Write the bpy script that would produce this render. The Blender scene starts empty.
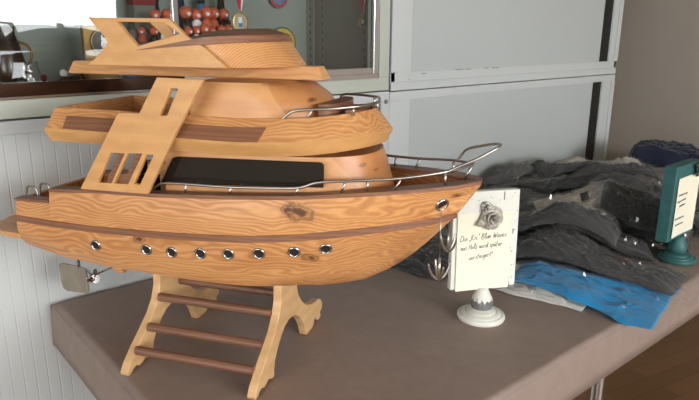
import bpy, bmesh, math, random
from mathutils import Vector, Matrix, noise
R_ = math.radians
sc = bpy.context.scene
C = sc.collection

# ------------------------------------------------------------------ camera
cam_d = bpy.data.cameras.new('camera'); cam_d.sensor_width = 36.0; cam_d.lens = 36.0 * 620 / 699
cam_d.clip_start = 0.02; cam_d.clip_end = 200
cam = bpy.data.objects.new('camera', cam_d); C.objects.link(cam)
cam.matrix_world = Matrix(((0.7640, 0.1660, -0.6234, -0.295), (-0.6452, 0.2060, -0.7357, -1.309),
                           (0.0063, 0.9643, 0.2646, 1.300), (0, 0, 0, 1)))
sc.camera = cam
# ------------------------------------------------------------------ world, lights, exposure
w = bpy.data.worlds.new('world'); sc.world = w; w.use_nodes = True
nt = w.node_tree; bg = nt.nodes['Background']
bg.inputs[0].default_value = (0.95, 0.98, 1.0, 1); bg.inputs[1].default_value = 4.0


def area(name, loc, target, sx, sy, power, col):
    d = bpy.data.lights.new(name, 'AREA'); d.shape = 'RECTANGLE'; d.size = sx; d.size_y = sy; d.energy = power; d.color = col
    o = bpy.data.objects.new(name, d); C.objects.link(o); o.location = loc
    o.rotation_euler = (Vector(target) - Vector(loc)).to_track_quat('-Z', 'Y').to_euler(); return o


area('window_daylight', (0.6, -4.05, 1.62), (0.4, 0.0, 0.9), 2.2, 0.6, 60, (1.0, 0.985, 0.96))
area('side_window_daylight', (-2.62, -1.9, 1.3), (0.3, -0.3, 0.9), 1.4, 0.7, 14, (1.0, 0.985, 0.96))
sc.view_settings.view_transform = 'Standard'; sc.view_settings.look = 'None'
sc.view_settings.exposure = 0.36; sc.view_settings.gamma = 1.0; sc.view_settings.use_curve_mapping = False
sc.cycles.max_bounces = 7; sc.cycles.diffuse_bounces = 3; sc.cycles.glossy_bounces = 4
sc.cycles.transmission_bounces = 6; sc.cycles.transparent_max_bounces = 16
sc.cycles.caustics_reflective = False; sc.cycles.caustics_refractive = False
sc.cycles.sample_clamp_indirect = 4.0


# ------------------------------------------------------------------ materials
def lin(c):
    return tuple(((x / 255) / 12.92 if x / 255 <= 0.04045 else ((x / 255 + 0.055) / 1.055) ** 2.4) for x in c) + (1,)


def mat(name, rgb, rough=0.5, metal=0.0, spec=0.5, var=0.0, vscale=20.0, bump=0.0, bscale=60.0, sheen=0.0, coat=0.0):
    m = bpy.data.materials.new(name); m.use_nodes = True; t = m.node_tree; b = t.nodes['Principled BSDF']
    b.inputs['Roughness'].default_value = rough; b.inputs['Metallic'].default_value = metal
    b.inputs['Specular IOR Level'].default_value = spec
    b.inputs['Sheen Weight'].default_value = sheen; b.inputs['Coat Weight'].default_value = coat
    tc = t.nodes.new('ShaderNodeTexCoord')
    c = lin(rgb)
    n = t.nodes.new('ShaderNodeTexNoise'); n.inputs['Scale'].default_value = vscale; n.inputs['Detail'].default_value = 4
    t.links.new(tc.outputs['Object'], n.inputs['Vector'])
    r = t.nodes.new('ShaderNodeValToRGB'); v = max(var, 0.02)
    r.color_ramp.elements[0].position = 0.3; r.color_ramp.elements[1].position = 0.7
    r.color_ramp.elements[0].color = tuple(x * (1 - v) for x in c[:3]) + (1,)
    r.color_ramp.elements[1].color = tuple(min(1, x * (1 + v)) for x in c[:3]) + (1,)
    t.links.new(n.outputs['Fac'], r.inputs['Fac']); t.links.new(r.outputs['Color'], b.inputs['Base Color'])
    if bump:
        n2 = t.nodes.new('ShaderNodeTexNoise'); n2.inputs['Scale'].default_value = bscale; n2.inputs['Detail'].default_value = 5
        bp = t.nodes.new('ShaderNodeBump'); bp.inputs['Strength'].default_value = bump; bp.inputs['Distance'].default_value = 0.004
        t.links.new(tc.outputs['Object'], n2.inputs['Vector']); t.links.new(n2.outputs['Fac'], bp.inputs['Height'])
        t.links.new(bp.outputs['Normal'], b.inputs['Normal'])
    return m


def wood(name, light, dark, rough=0.42, ring=26.0, stretch=(1.0, 9.0, 9.0), off=(0, 0, 0), rings=False, knots=(), dist=5.0, contrast=0.5, coat=0.15, warp=0.0, split=None):
    """grain: bands stretched along the part's own x; knots are dark spots with a shape of their own"""
    m = bpy.data.materials.new(name); m.use_nodes = True; t = m.node_tree; b = t.nodes['Principled BSDF']; L = t.links.new
    b.inputs['Roughness'].default_value = rough; b.inputs['Coat Weight'].default_value = coat; b.inputs['Coat Roughness'].default_value = 0.3
    tc = t.nodes.new('ShaderNodeTexCoord'); mp = t.nodes.new('ShaderNodeMapping')
    mp.inputs['Scale'].default_value = stretch; mp.inputs['Location'].default_value = off
    L(tc.outputs['Object'], mp.inputs['Vector'])
    wv = t.nodes.new('ShaderNodeTexWave'); wv.wave_type = 'RINGS' if rings else 'BANDS'
    if rings: wv.rings_direction = 'Y'
    else: wv.bands_direction = 'Z'
    wv.inputs['Scale'].default_value = ring; wv.inputs['Distortion'].default_value = dist
    wv.inputs['Detail'].default_value = 3; wv.inputs['Detail Scale'].default_value = 1.2
    wn0 = t.nodes.new('ShaderNodeTexNoise'); wn0.inputs['Scale'].default_value = 9; wn0.inputs['Detail'].default_value = 2
    mp0 = t.nodes.new('ShaderNodeMapping'); mp0.inputs['Scale'].default_value = (.7, 1.6, 2.2); L(tc.outputs['Object'], mp0.inputs['Vector']); L(mp0.outputs['Vector'], wn0.inputs['Vector'])
    wm = t.nodes.new('ShaderNodeVectorMath'); wm.operation = 'MULTIPLY_ADD'; wm.inputs[1].default_value = (warp,) * 3
    L(wn0.outputs['Color'], wm.inputs[0]); L(mp.outputs['Vector'], wm.inputs[2])
    L(wm.outputs[0], wv.inputs['Vector'])
    n = t.nodes.new('ShaderNodeTexNoise'); n.inputs['Scale'].default_value = 7; n.inputs['Detail'].default_value = 5
    mp2 = t.nodes.new('ShaderNodeMapping'); mp2.inputs['Scale'].default_value = (1, 3, 3); L(tc.outputs['Object'], mp2.inputs['Vector'])
    L(mp2.outputs['Vector'], n.inputs['Vector'])
    n3 = t.nodes.new('ShaderNodeTexNoise'); n3.inputs['Scale'].default_value = 60; n3.inputs['Detail'].default_value = 3
    mp3 = t.nodes.new('ShaderNodeMapping'); mp3.inputs['Scale'].default_value = (0.3, 5, 5); L(tc.outputs['Object'], mp3.inputs['Vector'])
    L(mp3.outputs['Vector'], n3.inputs['Vector'])
    ad = t.nodes.new('ShaderNodeMath'); ad.operation = 'MULTIPLY_ADD'; ad.inputs[1].default_value = contrast
    L(wv.outputs['Fac'], ad.inputs[0])
    m2 = t.nodes.new('ShaderNodeMath'); m2.operation = 'MULTIPLY'; m2.inputs[1].default_value = 1 - contrast
    L(n.outputs['Fac'], m2.inputs[0]); L(m2.outputs[0], ad.inputs[2])
    a2 = t.nodes.new('ShaderNodeMath'); a2.operation = 'MULTIPLY_ADD'; a2.inputs[1].default_value = 0.3; L(n3.outputs['Fac'], a2.inputs[0])
    m4 = t.nodes.new('ShaderNodeMath'); m4.operation = 'MULTIPLY'; m4.inputs[1].default_value = 0.85; L(ad.outputs[0], m4.inputs[0]); L(m4.outputs[0], a2.inputs[2])
    r = t.nodes.new('ShaderNodeValToRGB'); r.color_ramp.elements[0].position = 0.22; r.color_ramp.elements[1].position = 0.78
    r.color_ramp.elements[0].color = lin(dark); r.color_ramp.elements[1].color = lin(light)
    L(a2.outputs[0], r.inputs['Fac']); col = r.outputs['Color']
    for (x, y, z, rad) in knots:
        vm = t.nodes.new('ShaderNodeVectorMath'); vm.operation = 'DISTANCE'; vm.inputs[1].default_value = (x * .8, y * .2, z * 1.25)
        wn = t.nodes.new('ShaderNodeTexNoise'); wn.inputs['Scale'].default_value = 60; wn.inputs['Detail'].default_value = 3
        L(tc.outputs['Object'], wn.inputs['Vector'])
        wa = t.nodes.new('ShaderNodeVectorMath'); wa.operation = 'MULTIPLY_ADD'; wa.inputs[1].default_value = (rad * 1.4,) * 3
        L(wn.outputs['Color'], wa.inputs[0]); L(tc.outputs['Object'], wa.inputs[2])
        sb = t.nodes.new('ShaderNodeVectorMath'); sb.operation = 'SUBTRACT'; sb.inputs[1].default_value = (rad * 0.7,) * 3
        fl = t.nodes.new('ShaderNodeVectorMath'); fl.operation = 'MULTIPLY'; fl.inputs[1].default_value = (.8, .2, 1.25)
        L(wa.outputs[0], sb.inputs[0]); L(sb.outputs[0], fl.inputs[0]); L(fl.outputs[0], vm.inputs[0])
        rr = t.nodes.new('ShaderNodeValToRGB'); e = rr.color_ramp.elements
        e[0].position = 0; e[0].color = (0, 0, 0, 1); e[1].position = 1; e[1].color = (1, 1, 1, 1)
        q = e.new(0.28); q.color = (0.1,) * 3 + (1,); q = e.new(0.42); q.color = (0.75,) * 3 + (1,); q = e.new(0.56); q.color = (0.3,) * 3 + (1,); q = e.new(0.72); q.color = (0.85,) * 3 + (1,)
        dv = t.nodes.new('ShaderNodeMath'); dv.operation = 'DIVIDE'; dv.inputs[1].default_value = rad * 1.3; L(vm.outputs['Value'], dv.inputs[0])
        L(dv.outputs[0], rr.inputs['Fac'])
        mx = t.nodes.new('ShaderNodeMix'); mx.data_type = 'RGBA'
        L(rr.outputs['Color'], mx.inputs['Factor']); mx.inputs['A'].default_value = lin((86, 50, 26)); L(col, mx.inputs['B']); col = mx.outputs['Result']
    if split:     # a second, browner block of wood glued on ahead of this plane
        sx = t.nodes.new('ShaderNodeSeparateXYZ'); L(tc.outputs['Object'], sx.inputs[0])
        q1 = t.nodes.new('ShaderNodeMath'); q1.operation = 'MULTIPLY_ADD'; q1.inputs[1].default_value = split[0]; L(sx.outputs['Z'], q1.inputs[0]); L(sx.outputs['X'], q1.inputs[2])
        q2 = t.nodes.new('ShaderNodeMapRange'); q2.inputs['From Min'].default_value = split[1] - .0008; q2.inputs['From Max'].default_value = split[1] + .0008; L(q1.outputs[0], q2.inputs['Value'])
        q3 = t.nodes.new('ShaderNodeMix'); q3.data_type = 'RGBA'; q3.blend_type = 'MULTIPLY'; L(q2.outputs['Result'], q3.inputs['Factor']); L(col, q3.inputs['A']); q3.inputs['B'].default_value = (.86, .74, .64, 1); col = q3.outputs['Result']
    L(col, b.inputs['Base Color'])
    bp = t.nodes.new('ShaderNodeBump'); bp.inputs['Strength'].default_value = 0.12; bp.inputs['Distance'].default_value = 0.002
    L(a2.outputs[0], bp.inputs['Height']); L(bp.outputs['Normal'], b.inputs['Normal'])
    return m


def glass_mat(name, tint=(1, 1, 1), refl=1.0, rough=0.0, ior=1.5, haze=0.0, cap=1.0):
    m = bpy.data.materials.new(name); m.use_nodes = True; t = m.node_tree
    for n in list(t.nodes): t.nodes.remove(n)
    o = t.nodes.new('ShaderNodeOutputMaterial'); tr = t.nodes.new('ShaderNodeBsdfTransparent'); g = t.nodes.new('ShaderNodeBsdfGlossy')
    tr.inputs[0].default_value = tuple(tint) + (1,); g.inputs['Roughness'].default_value = rough
    # Schlick reflectance, the same from both faces of the sheet
    ge = t.nodes.new('ShaderNodeNewGeometry'); dt = t.nodes.new('ShaderNodeVectorMath'); dt.operation = 'DOT_PRODUCT'
    t.links.new(ge.outputs['Normal'], dt.inputs[0]); t.links.new(ge.outputs['Incoming'], dt.inputs[1])
    ab = t.nodes.new('ShaderNodeMath'); ab.operation = 'ABSOLUTE'; t.links.new(dt.outputs['Value'], ab.inputs[0])
    om = t.nodes.new('ShaderNodeMath'); om.operation = 'SUBTRACT'; om.inputs[0].default_value = 1; t.links.new(ab.outputs[0], om.inputs[1])
    pw = t.nodes.new('ShaderNodeMath'); pw.operation = 'POWER'; pw.inputs[1].default_value = 5; t.links.new(om.outputs[0], pw.inputs[0])
    f0 = ((ior - 1) / (ior + 1)) ** 2
    fm = t.nodes.new('ShaderNodeMath'); fm.operation = 'MULTIPLY_ADD'; fm.inputs[1].default_value = 1 - f0; fm.inputs[2].default_value = f0; t.links.new(pw.outputs[0], fm.inputs[0])
    mul = mu = t.nodes.new('ShaderNodeMath'); mu.operation = 'MULTIPLY'; mu.inputs[1].default_value = refl; mu.use_clamp = True
    cp = t.nodes.new('ShaderNodeMath'); cp.operation = 'MINIMUM'; cp.inputs[1].default_value = cap; t.links.new(mu.outputs[0], cp.inputs[0]); mu = cp
    t.links.new(fm.outputs[0], mul.inputs[0]); mx = t.nodes.new('ShaderNodeMixShader')
    t.links.new(mu.outputs[0], mx.inputs[0]); t.links.new(tr.outputs[0], mx.inputs[1]); t.links.new(g.outputs[0], mx.inputs[2])
    if haze:
        df = t.nodes.new('ShaderNodeBsdfDiffuse'); df.inputs[0].default_value = (.85, .86, .87, 1); m2 = t.nodes.new('ShaderNodeMixShader'); m2.inputs[0].default_value = haze
        t.links.new(mx.outputs[0], m2.inputs[1]); t.links.new(df.outputs[0], m2.inputs[2]); mx = m2
    t.links.new(mx.outputs[0], o.inputs[0]); return m


M = {}
PINE_KN = ((0.197, -0.124, 0.309, 0.020), (0.180, -0.126, 0.312, 0.012), (0.206, -0.118, 0.234, 0.011), (-0.066, -0.131, 0.243, 0.010), (0.407, -0.03, 0.33, 0.006))
M['pine'] = wood('pine', (222, 164, 106), (170, 106, 58), ring=5.0, stretch=(1.0, 9, 9), dist=2.5, contrast=.34, warp=.75, knots=PINE_KN)
M['pine_plain'] = wood('pine_plain', (224, 170, 112), (190, 130, 80), ring=3.4, contrast=0.22, warp=.5, knots=((0.10, -0.10, 0.432, 0.006),))
M['pine_cabin'] = wood('pine_cabin', (216, 160, 104), (184, 124, 76), ring=1.6, stretch=(2, 6, 6), contrast=0.2, knots=((0.245, 0.0, 0.462, 0.008), (0.27, -0.04, 0.37, 0.004)))
M['pine_wheel'] = wood('pine_wheelhouse', (216, 160, 104), (184, 124, 76), ring=1.6, stretch=(2, 6, 6), contrast=0.2, split=(.7, .471), knots=((0.19, -.05, .46, .005), (.2, -.02, .425, .009)))
M['pine_saloon'] = wood('pine_saloon', (216, 160, 104), (184, 124, 76), ring=1.6, stretch=(2, 6, 6), contrast=0.2, split=(.9, .578), knots=((0.27, -0.05, 0.37, 0.004), (.285, -.03, .36, .003), (.25, -.08, .35, .003)))
M['plywood'] = wood('light_plywood', (218, 166, 106), (194, 140, 84), ring=8, contrast=0.2, stretch=(3, 3, 1.5))
M['end_grain'] = wood('end_grain_pine', (222, 164, 104), (176, 116, 68), ring=85, rings=True, stretch=(1, 1, 1), off=(-0.135, 0, -0.47), dist=.8, contrast=0.36)
M['mahogany'] = wood('brown_mahogany', (146, 100, 72), (112, 72, 50), ring=5, contrast=0.35, rough=0.5)
M['dowel'] = wood('brown_dowel', (134, 94, 72), (104, 68, 50), ring=10, stretch=(1, 6, 6), contrast=0.35, rough=0.5)
M['stand'] = wood('pale_stand_wood', (224, 184, 134), (196, 150, 100), ring=6, stretch=(4, 3, 2), contrast=0.2, rough=0.5)
M['chrome'] = mat('chrome', (200, 200, 200), 0.22, 1.0)
M['steel'] = mat('rail_steel', (186, 182, 174), 0.3, 1.0)
M['dull_metal'] = mat('dull_metal', (168, 160, 146), 0.45, 0.7, var=0.12, vscale=40)
M['black_glass'] = mat('smoked_glass', (38, 33, 30), 0.1, 0, 0.7)
M['dark_hole'] = mat('dark_interior', (40, 30, 24), 0.6)
M['black'] = mat('black_plastic', (16, 16, 17), 0.4)
M['cloth'] = mat('brown_tablecloth', (146, 128, 118), 0.6, spec=0.45, var=0.06, vscale=26, bump=0.35, bscale=42)
M['cab_white'] = mat('cabinet_enamel', (200, 204, 204), 0.4, spec=0.4, var=0.02, vscale=3)
M['cab_green'] = mat('pale_grey_green_enamel', (186, 192, 180), 0.4, var=0.02, vscale=3)
M['tambour'] = mat('tambour_grey', (186, 191, 191), 0.45, var=0.015, vscale=2)
M['gap'] = mat('dark_slot_and_scuff', (60, 58, 54), 0.6)  # dark grey for the shelf rail slots and the scuff marks
M['wallpaint'] = mat('beige_wall_paint', (172, 163, 151), 0.85, var=0.02, vscale=4, bump=0.05, bscale=120)
M['ceil'] = mat('ceiling_paint', (150, 147, 140), 0.9)
M['inside'] = mat('case_interior_grey', (128, 140, 132), 0.55, var=0.04, vscale=3)
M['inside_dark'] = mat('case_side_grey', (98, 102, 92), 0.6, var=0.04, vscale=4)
M['track'] = mat('door_track_beige', (168, 156, 148), 0.35, 0.3)
M['glass'] = glass_mat('clear_glass', refl=1.6)
M['film'] = glass_mat('clear_plastic_film', (0.985, 0.985, 0.985), refl=2.0, rough=0.13, ior=1.45, haze=0.005, cap=0.13)


def parquet():
    m = bpy.data.materials.new('parquet'); m.use_nodes = True; t = m.node_tree; b = t.nodes['Principled BSDF']; L = t.links.new
    tc = t.nodes.new('ShaderNodeTexCoord'); mp = t.nodes.new('ShaderNodeMapping'); mp.inputs['Rotation'].default_value = (0, 0, R_(12))
    L(tc.outputs['Object'], mp.inputs['Vector'])
    br = t.nodes.new('ShaderNodeTexBrick'); br.inputs['Scale'].default_value = 1.0; br.inputs['Brick Width'].default_value = 0.45
    br.inputs['Row Height'].default_value = 0.07; br.inputs['Mortar Size'].default_value = 0.001
    br.inputs['Color1'].default_value = lin((132, 98, 66)); br.inputs['Color2'].default_value = lin((112, 80, 52)); br.inputs['Mortar'].default_value = lin((88, 62, 42))
    L(mp.outputs['Vector'], br.inputs['Vector']); L(br.outputs['Color'], b.inputs['Base Color']); b.inputs['Roughness'].default_value = 0.35
    return m


M['parquet'] = parquet()


# ------------------------------------------------------------------ helpers
def link(name, bm, m, parent=None, smooth=False, bevel=0.0, mats=None, loc=None):
    me = bpy.data.meshes.new(name); bmesh.ops.recalc_face_normals(bm, faces=bm.faces[:]); bm.to_mesh(me); bm.free()
    o = bpy.data.objects.new(name, me); C.objects.link(o)
    for x in (mats or [m]): me.materials.append(M[x] if isinstance(x, str) else x)
    if smooth:
        for p in me.polygons: p.use_smooth = True
        if smooth != 'all': me.set_sharp_from_angle(angle=R_(38))
    if bevel:
        bv = o.modifiers.new('bevel', 'BEVEL'); bv.width = bevel; bv.segments = 2; bv.limit_method = 'ANGLE'; bv.angle_limit = R_(40)
    if parent: o.parent = parent
    if loc: o.location = loc
    return o


def empty(name, loc, rz, label, cat, group=None):
    o = bpy.data.objects.new(name, None); C.objects.link(o); o.location = loc; o.rotation_euler = (0, 0, rz); o.empty_display_size = 0.05
    return tag(o, label, cat, group)


def tag(o, label, cat, group=None):
    o['label'] = label; o['category'] = cat
    if group: o['group'] = group
    return o


def struct(o):
    o['kind'] = 'structure'; return o


def box(bm, x0, x1, y0, y1, z0, z1, mi=0):
    vs = [bm.verts.new(p) for p in ((x0, y0, z0), (x1, y0, z0), (x1, y1, z0), (x0, y1, z0), (x0, y0, z1), (x1, y0, z1), (x1, y1, z1), (x0, y1, z1))]
    for f in ((3, 2, 1, 0), (4, 5, 6, 7), (0, 1, 5, 4), (1, 2, 6, 5), (2, 3, 7, 6), (3, 0, 4, 7)):
        bm.faces.new([vs[i] for i in f]).material_index = mi
    return vs


def tube(bm, pts, r, n=8, closed=False, r2=None):
    pts = [Vector(p) for p in pts]; N = len(pts); rings = []
    up = None
    for i, p in enumerate(pts):
        a = pts[(i - 1) % N] if (i > 0 or closed) else p; c = pts[(i + 1) % N] if (i < N - 1 or closed) else p
        d = (c - a).normalized()
        if up is None: up = d.orthogonal().normalized()
        up = (up - d * up.dot(d)).normalized(); s = d.cross(up)
        rr = r if r2 is None else r + (r2 - r) * i / (N - 1)
        rings.append([bm.verts.new(p + (up * math.cos(k * 2 * math.pi / n) + s * math.sin(k * 2 * math.pi / n)) * rr) for k in range(n)])
    for i in range(N if closed else N - 1):
        A, B = rings[i], rings[(i + 1) % N]
        for k in range(n): bm.faces.new((A[k], A[(k + 1) % n], B[(k + 1) % n], B[k]))
    if not closed: bm.faces.new(rings[0][::-1]); bm.faces.new(rings[-1])


def smooth_path(pts, k=6):
    pts = [Vector(p) for p in pts]; out = []
    for i in range(len(pts) - 1):
        p0 = pts[max(i - 1, 0)]; p1 = pts[i]; p2 = pts[i + 1]; p3 = pts[min(i + 2, len(pts) - 1)]
        for j in range(k):
            t = j / k
            out.append(0.5 * ((2 * p1) + (p2 - p0) * t + (2 * p0 - 5 * p1 + 4 * p2 - p3) * t * t + (3 * p1 - p0 - 3 * p2 + p3) * t ** 3))
    out.append(pts[-1]); return out


def lathe(bm, prof, n=32, c=(0, 0, 0), M4=None, cap=True):
    rings = []
    for (r, z) in prof:
        ring = []
        for k in range(n):
            a = k * 2 * math.pi / n; p = Vector((r * math.cos(a), r * math.sin(a), z))
            if M4: p = M4 @ p
            ring.append(bm.verts.new(p + Vector(c)))
        rings.append(ring)
    for A, B in zip(rings, rings[1:]):
        for k in range(n): bm.faces.new((A[k], A[(k + 1) % n], B[(k + 1) % n], B[k]))
    if cap:
        bm.faces.new(rings[0][::-1]); bm.faces.new(rings[-1])


def loft(bm, rings, closed_ring=True, caps=True):
    V = [[bm.verts.new(p) for p in r] for r in rings]
    for A, B in zip(V, V[1:]):
        n = len(A)
        for k in range(n if closed_ring else n - 1): bm.faces.new((A[k], A[(k + 1) % n], B[(k + 1) % n], B[k]))
    if caps: bm.faces.new(V[0][::-1]); bm.faces.new(V[-1])


def plate(bm, outline, holes, fn, t0, t1):
    """flat board with cut-outs: outline and holes in 2-D, fn(a, b, t) puts them in space"""
    loops = [outline] + list(holes); es = []; base = []
    for lp in loops:
        vs = [bm.verts.new(fn(a, b, t0)) for a, b in lp]; base.append(vs)
        for i in range(len(vs)): es.append(bm.edges.new((vs[i], vs[(i + 1) % len(vs)])))
    r = bmesh.ops.triangle_fill(bm, use_beauty=True, use_dissolve=False, edges=es)
    faces = [g for g in r['geom'] if isinstance(g, bmesh.types.BMFace)]
    vmap = {}
    for lp, vs in zip(loops, base):
        for (a, b), v in zip(lp, vs): vmap[v] = bm.verts.new(fn(a, b, t1))
    for f in faces: bm.faces.new([vmap[v] for v in reversed(f.verts[:])])
    for vs in base:
        for i in range(len(vs)):
            a, b = vs[i], vs[(i + 1) % len(vs)]; bm.faces.new((a, b, vmap[b], vmap[a]))


def interp(tab, u):
    if u <= tab[0][0]: return tab[0][1]
    for (a, x), (b, y) in zip(tab, tab[1:]):
        if u <= b:
            return x + (y - x) * (u - a) / (b - a) if b > a else y
    return tab[-1][1]


def sinterp(tab, u):
    """smooth interpolation through a table"""
    if u <= tab[0][0]: return tab[0][1]
    if u >= tab[-1][0]: return tab[-1][1]
    for i in range(len(tab) - 1):
        if u <= tab[i + 1][0]:
            x0, y0 = tab[i]; x1, y1 = tab[i + 1]
            m0 = (y1 - tab[i - 1][1]) / (x1 - tab[i - 1][0]) if i > 0 else (y1 - y0) / (x1 - x0)
            m1 = (tab[i + 2][1] - y0) / (tab[i + 2][0] - x0) if i < len(tab) - 2 else (y1 - y0) / (x1 - x0)
            h = x1 - x0; t = (u - x0) / h
            return (2 * t ** 3 - 3 * t * t + 1) * y0 + (t ** 3 - 2 * t * t + t) * h * m0 + (-2 * t ** 3 + 3 * t * t) * y1 + (t ** 3 - t * t) * h * m1
    return tab[-1][1]


# ------------------------------------------------------------------ the room
XL, XR, YF, YB, ZC = -2.7, 2.92, -4.1, 0.5, 2.6
bm = bmesh.new(); box(bm, XL, XR, YF, YB, -0.05, 0); struct(link('floor', bm, 'parquet'))
bm = bmesh.new(); box(bm, XL, XR, YF, YB, ZC, ZC + 0.05); struct(link('ceiling', bm, 'ceil'))
bm = bmesh.new(); box(bm, XL, XR + 0.1, YB, YB + 0.1, 0, ZC); struct(link('wall_back', bm, 'wallpaint'))
bm = bmesh.new(); box(bm, XR, XR + 0.1, YF, YB, 0, ZC); struct(link('wall_right', bm, 'wallpaint'))


def wall_with_hole(name, horizontal, pos, a0, a1, h0, h1, z0, z1, th=0.1):
    bm = bmesh.new()
    for (p, q, r, s) in ((a0, h0, 0, ZC), (h1, a1, 0, ZC), (h0, h1, 0, z0), (h0, h1, z1, ZC)):
        if horizontal: box(bm, p, q, pos - th, pos, r, s)
        else: box(bm, pos - th, pos, p, q, r, s)
    struct(link(name, bm, 'wallpaint'))


wall_with_hole('wall_front', True, YF, XL, XR, -2.4, 1.8, 0.85, 2.0)
wall_with_hole('wall_left', False, XL, YF, YB, -2.8, -0.5, 0.85, 2.0)
for i, (hz, p, a, b, muls) in enumerate(((True, YF - 0.06, -2.4, 1.8, (-1.0, 0.4)), (False, XL - 0.06, -2.8, -0.5, (-1.65,)))):
    bm = bmesh.new()
    segs = [(a, a + 0.05), (b - 0.05, b)] + [(m - 0.03, m + 0.03) for m in muls]
    for q, r in segs: box(bm, q, r, p - 0.03, p + 0.03, 0.85, 2.0) if hz else box(bm, p - 0.03, p + 0.03, q, r, 0.85, 2.0)
    for z in (0.85, 1.95): box(bm, a, b, p - 0.03, p + 0.03, z, z + 0.05) if hz else box(bm, p - 0.03, p + 0.03, a, b, z, z + 0.05)
    struct(link('window_%d' % (i + 1), bm, 'cab_white'))

# ------------------------------------------------------------------ wall units behind the table
YP = 0.016            # front plane of the units


def grooved(name, parent, x0, x1, z0, z1, y, pitch, m, depth=0.0025):
    bm = bmesh.new(); n = int(round((x1 - x0) / pitch)); p = (x1 - x0) / n; prof = []
    for i in range(n):
        a = x0 + i * p; g = min(0.0018, p * 0.16)
        prof += [(a + 0.0001, y + depth), (a + g, y), (a + p - g, y), (a + p - 0.0001, y + depth)]
    lo = [bm.verts.new((a, b, z0)) for a, b in prof]; hi = [bm.verts.new((a, b, z1)) for a, b in prof]
    for i in range(len(prof) - 1): bm.faces.new((lo[i], lo[i + 1], hi[i + 1], hi[i]))
    # back of the slatted door
    q = [bm.verts.new(c) for c in ((x0, y + 0.012, z0), (x1, y + 0.012, z0), (x1, y + 0.012, z1), (x0, y + 0.012, z1))]
    bm.faces.new(q); bm.faces.new((lo[0], q[0], q[3], hi[0])); bm.faces.new((lo[-1], q[1], q[2], hi[-1]))
    bm.faces.new(hi + [q[2], q[3]]); bm.faces.new(lo[::-1] + [q[0], q[1]])
    return link(name, bm, m, parent)


def tambour_unit(name, label, x0, x1, z0, z1, lo_rail, hi_rail, stile_l, gap0, gap1, pitch, m):
    t = empty(name, (0, 0, 0), 0, label, 'cabinet')
    t.location = ((x0 + x1) / 2, YP + 0.2, z0); ox, oy, oz = t.location
    def part(n, boxes, mt, bev=0.001):
        bm = bmesh.new()
        for b in boxes: box(bm, b[0] - ox, b[1] - ox, b[2] - oy, b[3] - oy, b[4] - oz, b[5] - oz)
        return link(n, bm, mt, t, bevel=bev)
    D = YP + 0.42
    part('carcass', [(x0 + .001, x0 + .018, YP + .003, D, z0, z1), (x1 - .018, x1 - .001, YP + .003, D, z0, z1), (x0 + .018, x1 - .018, D - .01, D, z0, z1),
                     (x0 + .018, x1 - .018, YP + .02, D - .01, z0, z0 + .018), (x0 + .018, x1 - .018, YP + .02, D - .01, z1 - .018, z1)], 'cab_white')
    fr = [(x0, x0 + stile_l, YP, YP + .02, z0 + lo_rail, z1 - hi_rail), (gap1, x1 - .03, YP, YP + .02, z0 + lo_rail, z1 - hi_rail),
          (x1 - .028, x1, YP - .002, YP + .02, z0 + lo_rail, z1 - hi_rail)]
    part('side_stile', fr[:1], 'cab_white'); part('side_stile', fr[1:], 'cab_white')
    if lo_rail:
        if lo_rail > 0.04: part('bottom_rail', [(x0, x1, YP, YP + .02, z0, z0 + lo_rail * .47), (x0, x1, YP + .003, YP + .02, z0 + lo_rail * .47, z0 + lo_rail)], 'cab_white')
        else: part('bottom_rail', [(x0, x1, YP, YP + .02, z0, z0 + lo_rail)], 'cab_white')
    if hi_rail: part('top_rail', [(x0, x1, YP, YP + .02, z1 - hi_rail, z1)], 'cab_white')
    part('handle_strip', [(gap0, gap1, YP + .006, YP + .018, z0 + lo_rail, z1 - hi_rail)], 'black', 0)
    g = grooved('roller_door', t, x0 + stile_l - ox, gap0 - ox, z0 + lo_rail - oz, z1 - hi_rail - oz, YP + .006 - oy, pitch, m, 0.0003 if pitch < 0.02 else 0.0006)
    return t


tambour_unit('roller_cabinet', 'upper grey roller-door wall cabinet above the clothes, with scuffed bottom rail', 0.984, 2.311, 1.1275, 2.05, 0.053, 0.03, 0.081, 2.172, 2.238, 0.012, 'tambour')
tambour_unit('roller_cabinet', 'lower grey roller-door cabinet standing directly behind the bagged clothes', 0.980, 2.311, 0.02, 1.1245, 0.06, 0.026, 0.085, 2.144, 2.21, 0.012, 'tambour')
low = tambour_unit('roller_cabinet', 'pale lower cabinet with wide vertical slats behind the ship stern', -0.37, 0.977, 0.02, 1.1275, 0.06, 0.026, 0.03, 0.945, 0.956, 0.0228, 'cab_white')
ox, oy, oz = low.location
bm = bmesh.new(); lathe(bm, [(0.007, 0), (0.007, 0.004), (0.0035, 0.004), (0.0035, 0.009)], 16, M4=Matrix.Rotation(R_(90), 4, 'X'), c=(0.962 - ox, YP - oy, 1.098 - oz)); link('lock', bm, 'chrome', low, smooth=True)
# scuffs on the upper cabinet rail
up = [o for o in C.objects if o.get('label', '').startswith('upper grey')][0]; ox, oy, oz = up.location
for (a, b, z) in ((1.115, 1.135, 1.172), (1.06, 1.066, 1.158), (1.27, 1.31, 1.1785), (1.32, 1.35, 1.178), (1.42, 1.44, 1.1785), (1.46, 1.50, 1.178)):
    bm = bmesh.new(); box(bm, a - ox, b - ox, YP + .0022 - oy, YP + .0035 - oy, z - oz, z + .0015 - oz); link('scuff_mark', bm, 'gap', up)

# glazed display cabinet, upper left
dc = empty('display_cabinet', (0.3, YP + 0.2, 1.131), 0, 'glass-fronted trophy display cabinet with pale green-grey frame behind the ship', 'display cabinet'); ox, oy, oz = dc.location


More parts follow.
